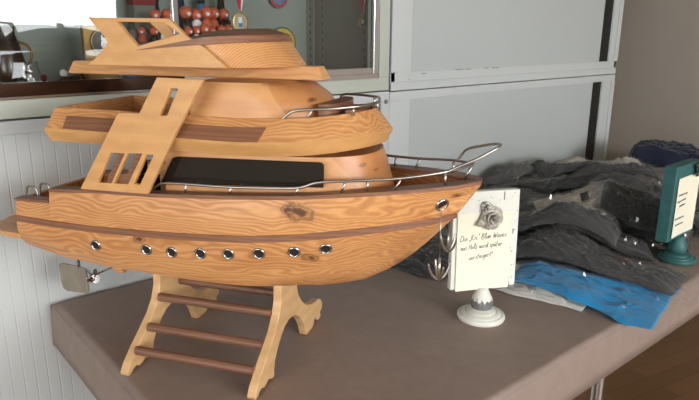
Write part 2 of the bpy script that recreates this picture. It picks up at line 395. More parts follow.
def dpart(n, boxes, mt, bev=0.0, par=dc):
    bm = bmesh.new()
    for b in boxes: box(bm, b[0] - ox, b[1] - ox, b[2] - oy, b[3] - oy, b[4] - oz, b[5] - oz)
    return link(n, bm, mt, par, bevel=bev)


X0, X1, Z0, Z1, DY = -0.37, 0.975, 1.131, 2.05, 0.345
dpart('frame', [(X0, X1, YP, YP + .02, Z0, 1.167), (0.937, X1, YP, YP + .02, 1.167, Z1), (X0, X0 + .04, YP, YP + .02, 1.167, Z1), (X0 + .04, .937, YP, YP + .02, Z1 - .04, Z1)], 'cab_green', 0.0015)
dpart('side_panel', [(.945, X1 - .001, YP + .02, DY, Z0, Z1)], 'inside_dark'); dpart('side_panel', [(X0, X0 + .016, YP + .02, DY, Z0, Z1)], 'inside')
dpart('back_panel', [(X0 + .016, .945, DY - .012, DY, Z0, Z1)], 'inside')
dpart('floor_panel', [(X0 + .016, .945, YP + .02, DY - .012, Z0, 1.172)], 'track'); dpart('top_panel', [(X0 + .016, .945, YP + .02, DY - .012, Z1 - .016, Z1)], 'inside')
dpart('door_track', [(.34, .937, YP + .003, YP + .012, 1.167, 1.180), (.34, .937, YP + .014, YP + .03, 1.172, 1.196)], 'track', 0.001)
M['brown_reflection_track'] = mat('track_with_painted_reflection', (96, 74, 62), 0.12, 0.9)  # same metal track, its dark brown reflection put into the base colour
dpart('door_track', [(X0 + .04, .34, YP + .003, YP + .012, 1.1725, 1.199)], 'brown_reflection_track', 0.001)
M['chrome_track'] = mat('polished_track', (225, 225, 228), 0.12, 1.0)
dpart('chrome_strip', [(X0 + .04, .30, YP - .001, YP + .004, 1.1675, 1.1725)], 'chrome_track', 0.0008)
dpart('chrome_strip', [(.918, .937, YP + .004, YP + .03, 1.18, Z1 - .04)], 'chrome_track', 0.001)
d1 = dpart('glass_door', [(0.322, 0.335, YP + .004, YP + .013, 1.18, Z1 - .04)], 'chrome_track', 0.001); dpart('pane', [(X0 + .04, 0.322, YP + .007, YP + .010, 1.18, Z1 - .04)], 'glass', 0, d1)
d2 = dpart('glass_door', [(0.905, 0.917, YP + .016, YP + .024, 1.196, Z1 - .04)], 'inside_dark', 0.001); dpart('pane', [(0.33, 0.905, YP + .018, YP + .021, 1.196, Z1 - .04)], 'glass', 0, d2)
for (x, y, ax) in ((.925, DY - .013, 'y'), (.944, YP + .07, 'x'), (.944, DY - .06, 'x')):
    bm = bmesh.new()
    if ax == 'y': box(bm, x - .012 - ox, x + .012 - ox, y - .003 - oy, y - oy, 1.172 - oz, Z1 - .02 - oz)
    else: box(bm, x - .003 - ox, x - ox, y - .012 - oy, y + .012 - oy, 1.172 - oz, Z1 - .02 - oz)
    for k in range(34):
        z = 1.19 + k * 0.024
        if ax == 'y': box(bm, x - .003 - ox, x + .003 - ox, y - .0038 - oy, y - .002 - oy, z - oz, z + .012 - oz, 1)
        else: box(bm, x - .0038 - ox, x - .002 - ox, y - .003 - oy, y + .003 - oy, z - oz, z + .012 - oz, 1)
    link('shelf_rail', bm, None, dc, mats=['inside_dark', 'gap'])

# ------------------------------------------------------------------ table
TZ = 0.74
tb = empty('folding_table', (1.16, -0.405, 0), 0, 'long table under the ship, only its chrome tube leg showing below the cloth', 'table'); ox, oy = 1.16, -0.405
bm = bmesh.new(); box(bm, .006 - ox, 2.734 - ox, -.804 - oy, -.006 - oy, .712, .7365); link('tabletop', bm, 'stand', tb, bevel=.003)
for (x, y) in ((0.827, -.78), (0.12, -.78), (1.75, -.78), (2.62, -.78), (0.12, -.08), (2.62, -.08), (0.827, -.08)):
    bm = bmesh.new(); tube(bm, [(x - ox, y - oy, 0.015), (x - ox, y - oy, .711)], .0125, 14); tube(bm, [(x - ox, y - oy, 0.0), (x - ox, y - oy, .016)], .016, 14); link('leg', bm, 'chrome', tb, smooth=True)


def tablecloth():
    bm = bmesh.new(); nx, ny = 140, 44; r = .012
    # profile path around the short left end and the long front: distance outward from the top rectangle
    def prof(d):
        if d <= 0: return (0.0, 0.0)
        a = min(d / r, math.pi / 2); ox_ = r * math.sin(a); dz = r * (1 - math.cos(a)); rest = max(0, d - r * math.pi / 2)
        return (ox_ - .012 + .004 * min(1, rest / .05), dz + rest)
    dd = [0, .004, .008, .012, .016, .019, .03, .05, .07, .095]
    xs = [-d for d in reversed(dd[1:])] + [2.74 * i / nx for i in range(nx + 1)]; ys = [-d for d in reversed(dd[1:])] + [-.0 + .81 * i / ny for i in range(ny + 1)]
    V = {}
    for i, x in enumerate(xs):
        for j, y in enumerate(ys):
            px, dzx = (0, 0); py, dzy = (0, 0); X = x; Y = -.81 + y
            if x < 0: a, dzx = prof(-x); X = -a - .0
            if y < 0: a, dzy = prof(-y); Y = -.81 - a
            z = TZ + .0015 - max(dzx, dzy) if not (x < 0 and y < 0) else TZ + .0015 - max(dzx, dzy)
            nz = noise.noise(Vector((X * 5, Y * 5, 3))) * .0007
            if x >= 0 and y >= 0: z += nz
            V[i, j] = bm.verts.new((X, Y, z))
    for i in range(len(xs) - 1):
        for j in range(len(ys) - 1): bm.faces.new((V[i, j], V[i + 1, j], V[i + 1, j + 1], V[i, j + 1]))
    # back edge tucked down behind the table
    lo = []
    for i in range(len(xs)):
        v = V[i, len(ys) - 1]; lo.append(bm.verts.new((v.co.x, .004, max(v.co.z - .06, min(v.co.z, .648)))))
    for i in range(len(xs) - 1): bm.faces.new((V[i, len(ys) - 1], V[i + 1, len(ys) - 1], lo[i + 1], lo[i]))
    o = link('tablecloth', bm, 'cloth', smooth='all')
    sd = o.modifiers.new('thick', 'SOLIDIFY'); sd.thickness = .0012; sd.offset = 1
    return tag(o, 'brown patterned tablecloth spread over the long table, hem hanging down', 'tablecloth')


tablecloth()
TC = TZ + .0032     # cloth surface

# ------------------------------------------------------------------ the wooden yacht
SO = Vector((0.1915, -0.388, TC)); SA = R_(-57)
DZ = TZ - TC
stand = empty('display_stand', tuple(SO), SA, 'pale wooden cradle stand with brown rungs and scrolled feet carrying the ship', 'stand')
yacht = empty('wooden_model_yacht', (SO.x, SO.y, TZ), SA, 'large varnished wooden model motor yacht with chrome portholes and railings', 'model ship')

LV = (.155, .0), (.15, .0)
foot = [(.155, .018), (.166, .012), (.172, .002), (.165, .0), (.152, .004), (.146, .0), (.132, .0), (.124, .008), (.112, .010), (.104, .003), (.096, .0), (.082, .0), (.072, .0)]
# half profile, from top centre out to the foot and back under the arch
half = [(.033, .1485), (.034, .120), (.040, .100), (.056, .080), (.080, .062), (.104, .052), (.128, .047), (.146, .045), (.160, .038), (.168, .027),
        (.164, .016), (.155, .013), (.158, .004), (.148, .0), (.138, .003), (.132, .012), (.122, .014), (.118, .004), (.108, .0), (.094, .0), (.078, .0),
        (.074, .008), (.068, .024), (.056, .042), (.038, .058), (.020, .068), (.0, .072)]
near = [(.033, .1485), (.035, .120), (.044, .098), (.062, .076), (.088, .056), (.114, .037), (.134, .020), (.145, .006), (.143, .0), (.134, .0), (.127, .006), (.118, .007), (.111, .002), (.102, .004), (.094, .008), (.086, .004), (.076, .0), (.070, .002), (.070, .012), (.066, .026), (.054, .042), (.037, .058), (.020, .068), (.0, .072)]
for s in (-1, 1):
    bm = bmesh.new(); out = [(-v + .004, w_) for v, w_ in near] + [(v + .007, w_) for v, w_ in reversed(half[:-1])]
    plate(bm, out, [], lambda a, b, t: (t, a, b), s * .108 + .003, s * .123 + .003)
    link('end_frame', bm, 'stand', stand, bevel=.0015)
for (v, w_) in ((-.112, .034), (-.074, .059), (-.036, .099), (.032, .104)):
    bm = bmesh.new(); tube(bm, [(-.105, v, w_), (.111, v, w_)], .0075, 16); link('rung', bm, 'dowel', stand, smooth=True)

BG = [(-.315, .112), (-.2, .122), (0, .127), (.15, .126), (.2, .121), (.25, .110), (.30, .094), (.34, .078), (.38, .058), (.41, .039), (.428, .022), (.437, .006)]
WG = [(-.315, .300), (-.225, .305), (-.13, .312), (-.04, .314), (.04, .3185), (.12, .3235), (.2, .329), (.27, .334), (.34, .338), (.437, .343)]
BS = [(-.315, .116), (-.2, .126), (0, .131), (.12, .129), (.2, .118), (.25, .104), (.30, .083), (.34, .060), (.38, .032), (.405, .0)]
WS = [(-.315, .252), (-.15, .252), (0, .257), (.12, .264), (.2, .272), (.27, .280), (.34, .286), (.405, .292)]
BC = [(-.315, .104), (-.1, .106), (0, .105), (.08, .099), (.15, .084), (.2, .066), (.25, .042), (.29, .016), (.31, .0)]
WC = [(-.315, .203), (-.25, .188), (-.15, .180), (0, .176), (.1, .174), (.2, .178), (.25, .181), (.31, .196)]
WK = [(-.315, .192), (-.28, .178), (-.22, .163), (-.12, .153), (.12, .152), (.2, .153), (.26, .167), (.31, .196), (.349, .230), (.386, .270), (.405, .292), (.437, .339)]


def hull_levels(u):
    """(half breadth, height) at keel, chine, strake and gunwale"""
    wk = interp(WK, u)
    c = (max(0, sinterp(BC, u)), interp(WC, u)) if u < .31 else (0, wk)
    s = (max(0, sinterp(BS, u)), interp(WS, u)) if u < .405 else (0, wk)
    g = (max(.001, sinterp(BG, u)), interp(WG, u) if u < .436 else .343)
    if u < -.238: g = (g[0], g[1] - .019)
    return (0, wk), c, s, g


def hull_b(u, w_):
    k, c, s, g = hull_levels(u)
    if w_ >= s[1]: t = (w_ - s[1]) / max(1e-5, g[1] - s[1]); return s[0] + (g[0] - s[0]) * t + .002 * math.sin(math.pi * min(1, t))
    t = (w_ - c[1]) / max(1e-5, s[1] - c[1]); return c[0] + (s[0] - c[0]) * t + .007 * math.sin(math.pi * max(0, min(1, t))) * min(1, s[0] / .08)


def section(u):
    k, c, s, g = hull_levels(u); half = [(0, k[1])]
    half.append((c[0] * .5, k[1] + (c[1] - k[1]) * .38)); half.append((c[0], c[1]))
    for t in (.2, .4, .6, .8): z = c[1] + (s[1] - c[1]) * t; half.append((max(0, hull_b(u, z)), z))
    half.append(s)
    for t in (.25, .5, .75): z = s[1] + (g[1] - s[1]) * t; half.append((max(0, hull_b(u, z)), z))
    half.append(g)
    dk = g[1] - (.038 if u > -.24 else .02)
    th = .012; bi = max(0.0005, g[0] - th); dk = max(dk, k[1] + .004)
    half.append((bi, g[1])); half.append((max(.0004, bi - .003), dk)); half.append((0, dk))
    return [(u, -b, z) for b, z in half] + [(u, b, z) for b, z in reversed(half[1:-1])]


us = [-.315 + .0385 * i for i in range(3)] + [-.2385, -.2375] + [-.22 + .02 * i for i in range(32)] + [.412, .42, .427, .433, .437]
us = sorted(set(round(x, 4) for x in us if x <= .437))
bm = bmesh.new(); loft(bm, [section(u) for u in us]); bmesh.ops.remove_doubles(bm, verts=bm.verts[:], dist=.00012)
hull = link('hull', bm, 'pine', yacht, smooth=True)


def sweep_strip(us_, fn_out, fn_in, th, name, m, par):
    """a board following the ship's side; fn(u) -> (v, w) of its outer lower and inner lower edge"""
    for s in (-1, 1):
        rings = []
        for u in us_:
            a, b = fn_out(u), fn_in(u); rings.append([(u, s * a[0], a[1]), (u, s * b[0], b[1]), (u, s * b[0], b[1] + th), (u, s * a[0], a[1] + th)])
        bm = bmesh.new(); loft(bm, rings); link(name, bm, m, par, smooth=True)


uu = [-.315 + .0185 * i for i in range(40)]
sweep_strip([u for u in uu if u < .404] + [.4045], lambda u: (hull_levels(u)[2][0] + .0035, hull_levels(u)[2][1] - .005), lambda u: (max(0, hull_levels(u)[2][0] - .004), hull_levels(u)[2][1] - .005), .010, 'rubbing_strake', 'mahogany', hull)


def cap_fn(extra, inner):
    def f(u):
        g = hull_levels(u)[3]; return (max(.0006, g[0] + extra if not inner else g[0] - extra), g[1] + .0002)
    return f


def cap_in(u):
    g = hull_levels(u)[3]; wd = .018 + .010 * max(0, min(1, (u - .2) / .15)); return (max(.0, g[0] - wd), g[1] + .0002)


sweep_strip([-.237] + [u for u in uu if -.235 < u < .43] + [.432, .4385], cap_fn(.003, False), cap_in, .0055, 'gunwale_cap', 'mahogany', hull)
sweep_strip([-.316, -.29, -.26, -.2395], cap_fn(.003, False), cap_in, .0045, 'gunwale_cap', 'mahogany', hull)
# transom board with its brown top
bm = bmesh.new(); box(bm, -.3165, -.306, -.1, .1, .24, .284); link('transom_board', bm, 'pine', hull, bevel=.001)
# swim platform
bm = bmesh.new(); ol = [(-.3155, -.113), (-.355, -.110), (-.385, -.096), (-.405, -.070), (-.413, -.035), (-.415, 0), (-.413, .035), (-.405, .070), (-.385, .096), (-.355, .110), (-.3155, .113)]
loft(bm, [[(u, v, .213) for u, v in ol], [(u - .002 if u < -.316 else u, v, .2225) for u, v in ol]]); link('swim_platform', bm, 'pine_plain', yacht, bevel=.001)


def grommet(u, w_, v=None, side=-1, r=.0078, tag_='porthole'):
    b = hull_b(u, w_) if v is None else v
    e = .006; n = Vector((-(hull_b(u + e, w_) - hull_b(u - e, w_)) / (2 * e), 1, -(hull_b(u, w_ + e) - hull_b(u, w_ - e)) / (2 * e))).normalized() if v is None else Vector((.3, 1, -.1)).normalized()
    n.y *= side; q = n.to_track_quat('Z', 'X').to_matrix().to_4x4()
    bm = bmesh.new(); lathe(bm, [(r * 1.15, -.003), (r * 1.25, .0008), (r * 1.12, .0022), (r * .98, .0024), (r * .86, .0012), (r * .80, -.003)], 24, c=(u, side * b, w_), M4=q, cap=False)
    o = link(tag_, bm, 'chrome', hull, smooth='all')
    bm = bmesh.new(); lathe(bm, [(r * .84, -.002), (r * .82, .0002)], 20, c=(u, side * b, w_), M4=q); link('dark_opening', bm, 'dark_hole', o)


PORT = [(-.153, .224), (-.057, .228), (-.012, .229), (.038, .2325), (.084, .2365), (.132, .241), (.184, .246), (.229, .252)]
for side in (-1, 1):
    for u, w_ in PORT: grommet(u, w_, side=side)
    grommet(.387, .316, side=side, r=.009, tag_='hawse_ring')
grommet(.366, .326, v=.0525, side=-1, r=.0078, tag_='hawse_ring')

# cleats on the stern quarter
for (u, w_, h) in ((-.302, .289, .012), (-.274, .289, .019)):
    bm = bmesh.new(); tube(bm, smooth_path([(u - .012, -.09, w_ - .004), (u - .009, -.09, w_ + h * .8), (u, -.09, w_ + h), (u + .009, -.09, w_ + h * .8), (u + .012, -.09, w_ - .004)]), .0016); link('cleat', bm, 'steel', yacht, smooth='all')


def deck_outline(hb, front, aft, n=14, blunt=2.4, side_end=None):
    """half outline from aft corner to the rounded bow tip"""
    pts = []
    for i in range(n + 1):
        a = math.pi / 2 * i / n
        pts.append((side_end + (front - side_end) * math.sin(a) ** 1.0, hb * math.cos(a) ** (2 / blunt)))
    return [(aft, hb)] + pts


def full(half): return [(u, -v) for u, v in half] + [(u, v) for u, v in reversed(half) if v > 1e-6]


def cabin(name, lo, hi, z0, z1, m, par, mid=None):
    """lo / hi = (half breadth, front, aft, side_end)"""
    bm = bmesh.new(); rings = []
    for t in (0, .15, .3, .45, .6, .75, .9, 1):
        e = t ** 1.25
        hb = lo[0] + (hi[0] - lo[0]) * t; fr = lo[1] + (hi[1] - lo[1]) * e; af = lo[2] + (hi[2] - lo[2]) * t; se = lo[3] + (hi[3] - lo[3]) * t
        rings.append([(u, v, z0 + (z1 - z0) * t) for u, v in full(deck_outline(hb, fr, af, side_end=se))])
    loft(bm, rings); return link(name, bm, m, par, smooth=True)


saloon = cabin('saloon', (.101, .313, -.035, .18), (.099, .284, -.03, .17), .280, .3845, 'pine_saloon', yacht)
for s in (-1, 1):
    bm = bmesh.new(); plate(bm, [(-.041, .329), (.2255, .343), (.2265, .376), (.222, .3795), (-.008, .3735), (-.016, .371)], [], lambda a, b, t: (a, s * t, b), .0985, .1018); link('cabin_window', bm, 'black_glass', saloon, bevel=.0008)

# flybridge deck with its sloping coaming
BD = [(-.228, .124), (-.1, .126), (.1, .126), (.16, .124), (.2, .117), (.23, .106), (.255, .088), (.275, .066), (.29, .040), (.298, .018), (.301, .003)]
WB = [(-.228, .388), (-.05, .386), (.1, .384), (.2, .389), (.301, .398)]


def offset_half(tab, d, aft):
    """half outline moved inwards by d along its normal"""
    P = [(u, max(0, sinterp(tab, u))) for u in [tab[0][0] + (tab[-1][0] - tab[0][0]) * (1 - (1 - i / 40) ** 2.2) for i in range(41)]]; out = []
    for i, (u, v) in enumerate(P):
        p = P[max(i - 1, 0)]; q = P[min(i + 1, len(P) - 1)]; t = Vector((q[0] - p[0], q[1] - p[1])).normalized()
        if i == len(P) - 1: t = Vector((0, -1))
        n = Vector((t.y, -t.x)); x, y = u + n.x * d, v + n.y * d
        out.append([max(x, aft), max(y, .0006)])
    for i in range(1, len(out)): out[i][0] = max(out[i][0], out[i - 1][0]); out[i][1] = min(out[i][1], out[i - 1][1])
    return out


def level_loft(bm, tab, levels, zf, mi=()):
    rings = []
    for (d, dz, aft) in levels:
        h = offset_half(tab, d, aft); r = [(u, -v, zf(u) + dz) for u, v in h] + [(u, v, zf(u) + dz) for u, v in reversed(h)]
        rings.append([bm.verts.new(p) for p in r])
    n = len(rings[0])
    for k, (A, B) in enumerate(zip(rings, rings[1:])):
        for i in range(n): bm.faces.new((A[i], A[(i + 1) % n], B[(i + 1) % n], B[i])).material_index = 1 if k in mi else 0
    for r in (rings[0], rings[-1]):
        for i in range(n // 2 - 1): bm.faces.new((r[i], r[i + 1], r[n - 2 - i], r[n - 1 - i]))
    bmesh.ops.remove_doubles(bm, verts=bm.verts[:], dist=.00008)


def fbase(u): return interp(WB, u)


FL = [(.009, 0, -.226), (.0, .017, -.228), (.003, .021, -.228), (.025, .051, -.224), (.031, .051, -.216), (.032, .022, -.215)]
bm = bmesh.new(); level_loft(bm, BD, FL, fbase, mi=(2, 3, 4)); fly = link('flybridge_deck', bm, None, yacht, smooth=True, mats=['plywood', 'pine'])


def dsec(u):
    b = max(.002, sinterp(BD, u)); z = interp(WB, u)
    return [None, None, None, (b - .003, z + .021), (b - .025, z + .051)]


def inset(u0, u1, slant, f0, f1, name='coaming_panel'):
    for s in (-1, 1):
        rings = []
        N = 12
        for i in range(N + 1):
            row = []
            for f in (f0, f1):
                u = u0 + (u1 - u0) * i / N + (slant * (f - f0) / (f1 - f0) if i == N else 0)
                h = dsec(u); a, b = h[3], h[4]; v = a[0] + (b[0] - a[0]) * f; z = a[1] + (b[1] - a[1]) * f
                row.append((u, v, z))
            (u1_, v1, z1), (u2_, v2, z2) = row
            rings.append([(u1_, s * (v1 - .002), z1 - .001), (u1_, s * (v1 + .0012), z1 + .001), (u2_, s * (v2 + .0012), z2 + .001), (u2_, s * (v2 - .002), z2 - .001)])
        bm = bmesh.new(); loft(bm, rings); link(name, bm, 'mahogany', fly)


inset(-.195, .135, .008, .02, .62)
# seats in the open front of the flybridge
bm = bmesh.new(); loft(bm, [[(u, v, z) for u, v in full(deck_outline(.062, .232, .205, side_end=.210))] for z in (.4085, .456)]); link('bench_seat', bm, 'mahogany', fly, smooth=True)
bm = bmesh.new(); loft(bm, [[(u, v, z) for u, v in full(deck_outline(.045, .262, .240, side_end=.244))] for z in (.4085, .447)]); link('bench_seat', bm, 'mahogany', fly, smooth=True)
bm = bmesh.new()
loft(bm, [[(u, v, z) for u, v in full(deck_outline(hb, fr, af, side_end=se))] for (z, hb, fr, af, se) in ((.4085, .094, .212, .012, .11), (.43, .094, .209, .013, .11), (.452, .0935, .204, .015, .11), (.462, .093, .197, .017, .108), (.478, .091, .172, .018, .10), (.4857, .089, .151, .02, .095))])
wheelhouse = link('wheelhouse', bm, 'pine_wheel', yacht, smooth=True)

# roof plate
BR = [(-.262, .018), (-.245, .050), (-.215, .080), (-.18, .098), (-.12, .112), (-.05, .118), (.03, .116), (.09, .104), (.13, .092), (.165, .074), (.185, .052), (.196, .026), (.199, .004)]
bm = bmesh.new(); level_loft(bm, BR, [(.003, .4860, -.3), (0, .4875, -.3), (.010, .5065, -.3)], lambda u: 0); roof = link('roof_plate', bm, 'pine_plain', yacht, smooth=True)

# sun-deck block on the roof: light sides, brown bevelled top
def bev_z(u): return interp([(-.06, .529), (.08, .541), (.145, .5425)], u)


def top_z(u): return interp([(-.06, .5305), (.05, .559), (.12, .5625)], u)


def bring(hb, front, aft, se, zf): return [(u, v, zf(u)) for u, v in full(deck_outline(hb, front, aft, side_end=se, blunt=2.0))]


bm = bmesh.new(); loft(bm, [bring(.0978, .158, -.055, .05, lambda u: .5066), bring(.0975, .131, -.055, .04, bev_z)]); link('sun_deck_block', bm, 'end_grain', yacht, smooth=True)
bm = bmesh.new(); loft(bm, [bring(.1076, .133, -.0605, .04, lambda u: bev_z(u) + .0004), bring(.1072, .127, -.0605, .04, lambda u: bev_z(u) + .5 * (top_z(u) - bev_z(u))), bring(.062, .100, -.058, .03, top_z)]); link('sun_deck_top', bm, 'mahogany', yacht, smooth=True)

# radar arch side plates and crossbar
arch_o = [(-.141, .576), (-.004, .574), (.023, .550), (.05, .535), (.085, .5067), (-.150, .5067), (-.136, .515), (-.124, .526), (-.115, .533), (-.111, .540), (-.114, .548), (-.127, .561)]
arch_h = [(-.090, .5695), (-.012, .5685), (.012, .553), (-.059, .535)]
bm = bmesh.new(); plate(bm, arch_o, [arch_h], lambda a, b, t: (a, t, b), -.1065, -.0985); link('arch_side_plate', bm, 'plywood', yacht, bevel=.0008)
bm = bmesh.new(); plate(bm, [(-.141, .572), (-.108, .572), (-.07, .5067), (-.150, .5067), (-.136, .515), (-.124, .526), (-.115, .533), (-.111, .540), (-.114, .548), (-.127, .561)], [], lambda a, b, t: (a, t, b), .046, .054); link('arch_fin', bm, 'plywood', yacht, bevel=.0008)
bm = bmesh.new(); box(bm, -.13, -.0605, -.098, .098, .5066, .516); link('sun_deck_step', bm, 'pine_plain', yacht, bevel=.001)

# slanting side plates that look like ladders
lo_ = [(-.011, .4935), (.062, .4925), (.005, .401), (-.042, .3205), (-.163, .3185), (-.081, .4405), (-.045, .4415)]
lh_ = [[(.011, .479), (.022, .479), (.001, .440), (-.011, .4395)], [(-.100, .380), (-.076, .380), (-.105, .332), (-.129, .3315)],
       [(-.070, .381), (-.045, .382), (-.075, .333), (-.100, .332)], [(-.038, .381), (-.026, .381), (-.054, .334), (-.064, .3345)]]
for s in (-1, 1):
    bm = bmesh.new(); plate(bm, lo_, lh_, lambda a, b, t: (a, s * t, b), .1285, .1355); lp = link('slotted_side_plate', bm, 'plywood', yacht, bevel=.0008)
    for d in (0, .030):
        bm = bmesh.new(); plate(bm, [(-.090 + d, .3815), (-.076 + d, .3815), (-.106 + d, .3305), (-.119 + d, .3305)], [], lambda a, b, t: (a, s * t, b), .1262, .1284); link('brown_slat', bm, 'mahogany', lp)
bm = bmesh.new(); box(bm, -.105, -.078, -.075, -.045, .280, .330); box(bm, -.108, -.100, -.075, -.045, .33, .352); link('cockpit_seat', bm, 'black', yacht, bevel=.003)


# rails
def rail(name, pts, posts, r=.0021):
    bm = bmesh.new(); P = smooth_path(pts); tube(bm, P, r, 8)
    o = link(name, bm, 'steel', yacht, smooth='all')
    for a, b in posts:
        bm = bmesh.new(); tube(bm, [a, b], .0019, 8); link('rail_post', bm, 'steel', o, smooth='all')
    return o


def gy(u, d=.008): return hull_levels(u)[3][0] - d


def top(u): return hull_levels(u)[3][1] + .005


for s in (-1, 1):
    pts = [(-.047, s * gy(-.047), top(-.047)), (-.040, s * gy(-.04), .3265), (-.024, s * gy(-.02), .3345), (.014, s * gy(.014), .3365), (.089, s * gy(.089), .3375), (.18, s * gy(.18), .3425), (.200, s * gy(.2), .3455),
           (.222, s * gy(.222), .3525), (.269, s * gy(.269), .3555), (.33, s * gy(.33), .3585), (.385, s * gy(.385), .365), (.415, s * .016, .369)]
    if s < 0: pts.append((.424, 0, .371))
    else: pts.append((.424, 0.0, .371))
    posts = []
    for (ut, ub_, wt) in ((.014, .011, .3365), (.089, .083, .3375), (.192, .186, .344), (.258, .250, .3545), (.288, .286, .3565), (.332, .322, .3585), (.39, .39, .3655)):
        posts.append(((ut, s * gy(ut), wt), (ub_, s * gy(ub_, .010), top(ub_) - .004)))
    rail('side_rail', pts, posts)
# pulpit, rising ahead of the bow
rail('bow_pulpit', [(.392, -.042, .3655), (.405, -.036, .372), (.430, -.027, .383), (.452, -.014, .395), (.461, -.002, .4005), (.455, .012, .4005), (.435, .022, .395), (.414, .030, .388), (.405, .034, .380), (.396, .036, .3655)],
     [((.424, 0, .371), (.412, -.004, .3445))])
# flybridge rail
def fb(u, d=.027):
    return max(.0, sinterp(BD, u) - d)


rail('flybridge_rail', [(.162, -fb(.165), .436), (.172, -fb(.172), .445), (.186, -fb(.186), .4505), (.225, -fb(.225), .4525), (.25, -fb(.25), .454), (.268, -fb(.268, .03), .455), (.278, 0, .4565), (.268, fb(.268, .03), .4575), (.25, fb(.25), .4575), (.225, fb(.225), .457), (.2, fb(.2), .4565), (.19, fb(.19), .452), (.186, fb(.19), .438)],
     [((.205, -fb(.205), .4515), (.196, -fb(.2), .436)), ((.257, -fb(.257), .4545), (.257, -fb(.257), .442)), ((.277, .0, .4565), (.277, .0, .444)), ((.257, fb(.257), .4575), (.257, fb(.257), .442))])

# rudder, propeller and shaft
bm = bmesh.new()
plate(bm, [(-.349, .122), (-.340, .1245), (-.300, .1225), (-.287, .119), (-.286, .074), (-.289, .069), (-.334, .068), (-.344, .073), (-.3475, .085)], [], lambda a, b, t: (a, t, b), -.0025, .0025); rud = link('rudder', bm, 'dull_metal', yacht, bevel=.0012)
bm = bmesh.new(); tube(bm, [(-.303, 0, .118), (-.303, 0, .186)], .0028, 10); link('rudder_post', bm, 'chrome', rud, smooth='all')
bm = bmesh.new(); tube(bm, [(-.279, 0, .104), (-.182, 0, .154)], .0019, 10); sh = link('propeller_shaft', bm, 'chrome', yacht, smooth='all')
bm = bmesh.new()
ax = Vector((.097, 0, .05)).normalized(); Q = ax.to_track_quat('Z', 'X').to_matrix().to_4x4()
lathe(bm, [(.001, -.008), (.0035, -.004), (.004, .004), (.002, .007)], 14, c=(-.274, 0, .1065), M4=Q)
for k in range(4):
    rot = Q @ Matrix.Rotation(k * math.pi / 2 + .4, 4, 'Z'); g0 = []
    for (x, y, z) in ((.002, -.003, -.002), (.010, -.008, -.004), (.016, -.004, -.002), (.016, .003, .002), (.009, .007, .004), (.002, .003, .002)):
        g0.append(Vector((x, y, z)))
    A = [bm.verts.new(rot @ p + Vector((-.274, 0, .1065))) for p in g0]; B = [bm.verts.new(rot @ (p + Vector((0, 0, .0012))) + Vector((-.274, 0, .1065))) for p in g0]
    bm.faces.new(A[::-1]); bm.faces.new(B)
    for i in range(6): bm.faces.new((A[i], A[(i + 1) % 6], B[(i + 1) % 6], B[i]))
link('propeller', bm, 'chrome', sh, smooth=True)
bm = bmesh.new(); plate(bm, [(-.312, .19), (-.21, .122), (-.198, .124), (-.205, .132), (-.15, .155), (-.10, .158), (-.15, .19)], [], lambda a, b, t: (a, t, b), -.006, .006); link('keel_fin', bm, 'pine', yacht, bevel=.001)

# anchors hanging from the hawse rings
def anchor(side, u0, v0, w0, length, ang):
    bm = bmesh.new(); x = u0 + .001; tube(bm, [(u0, v0, w0), (x, v0 - .0005, w0 - length)], .0007, 6)
    wt = w0 - length; hz = wt - .036
    a = bmesh.new(); tube(a, [(x, v0, wt), (x, v0, hz)], .0022, 8)
    for k in range(4):
        d = Vector((math.cos(ang + k * math.pi / 2), math.sin(ang + k * math.pi / 2), 0)); c = Vector((x, v0, hz))
        tube(a, smooth_path([c + Vector((0, 0, .001)), c + d * .009 + Vector((0, 0, .008)), c + d * .015 + Vector((0, 0, .019)), c + d * .017 + Vector((0, 0, .028))], 4), .0024, 8, r2=.0013)
    an = link('anchor', a, 'steel', yacht, smooth='all'); link('anchor_line', bm, 'steel', an, smooth='all')


anchor(-1, .3865, -hull_b(.387, .316) - .003, .311, .076, .5)
anchor(1, .3865, hull_b(.387, .316) + .003, .311, .062, 1.0)
yacht_parts_done = True

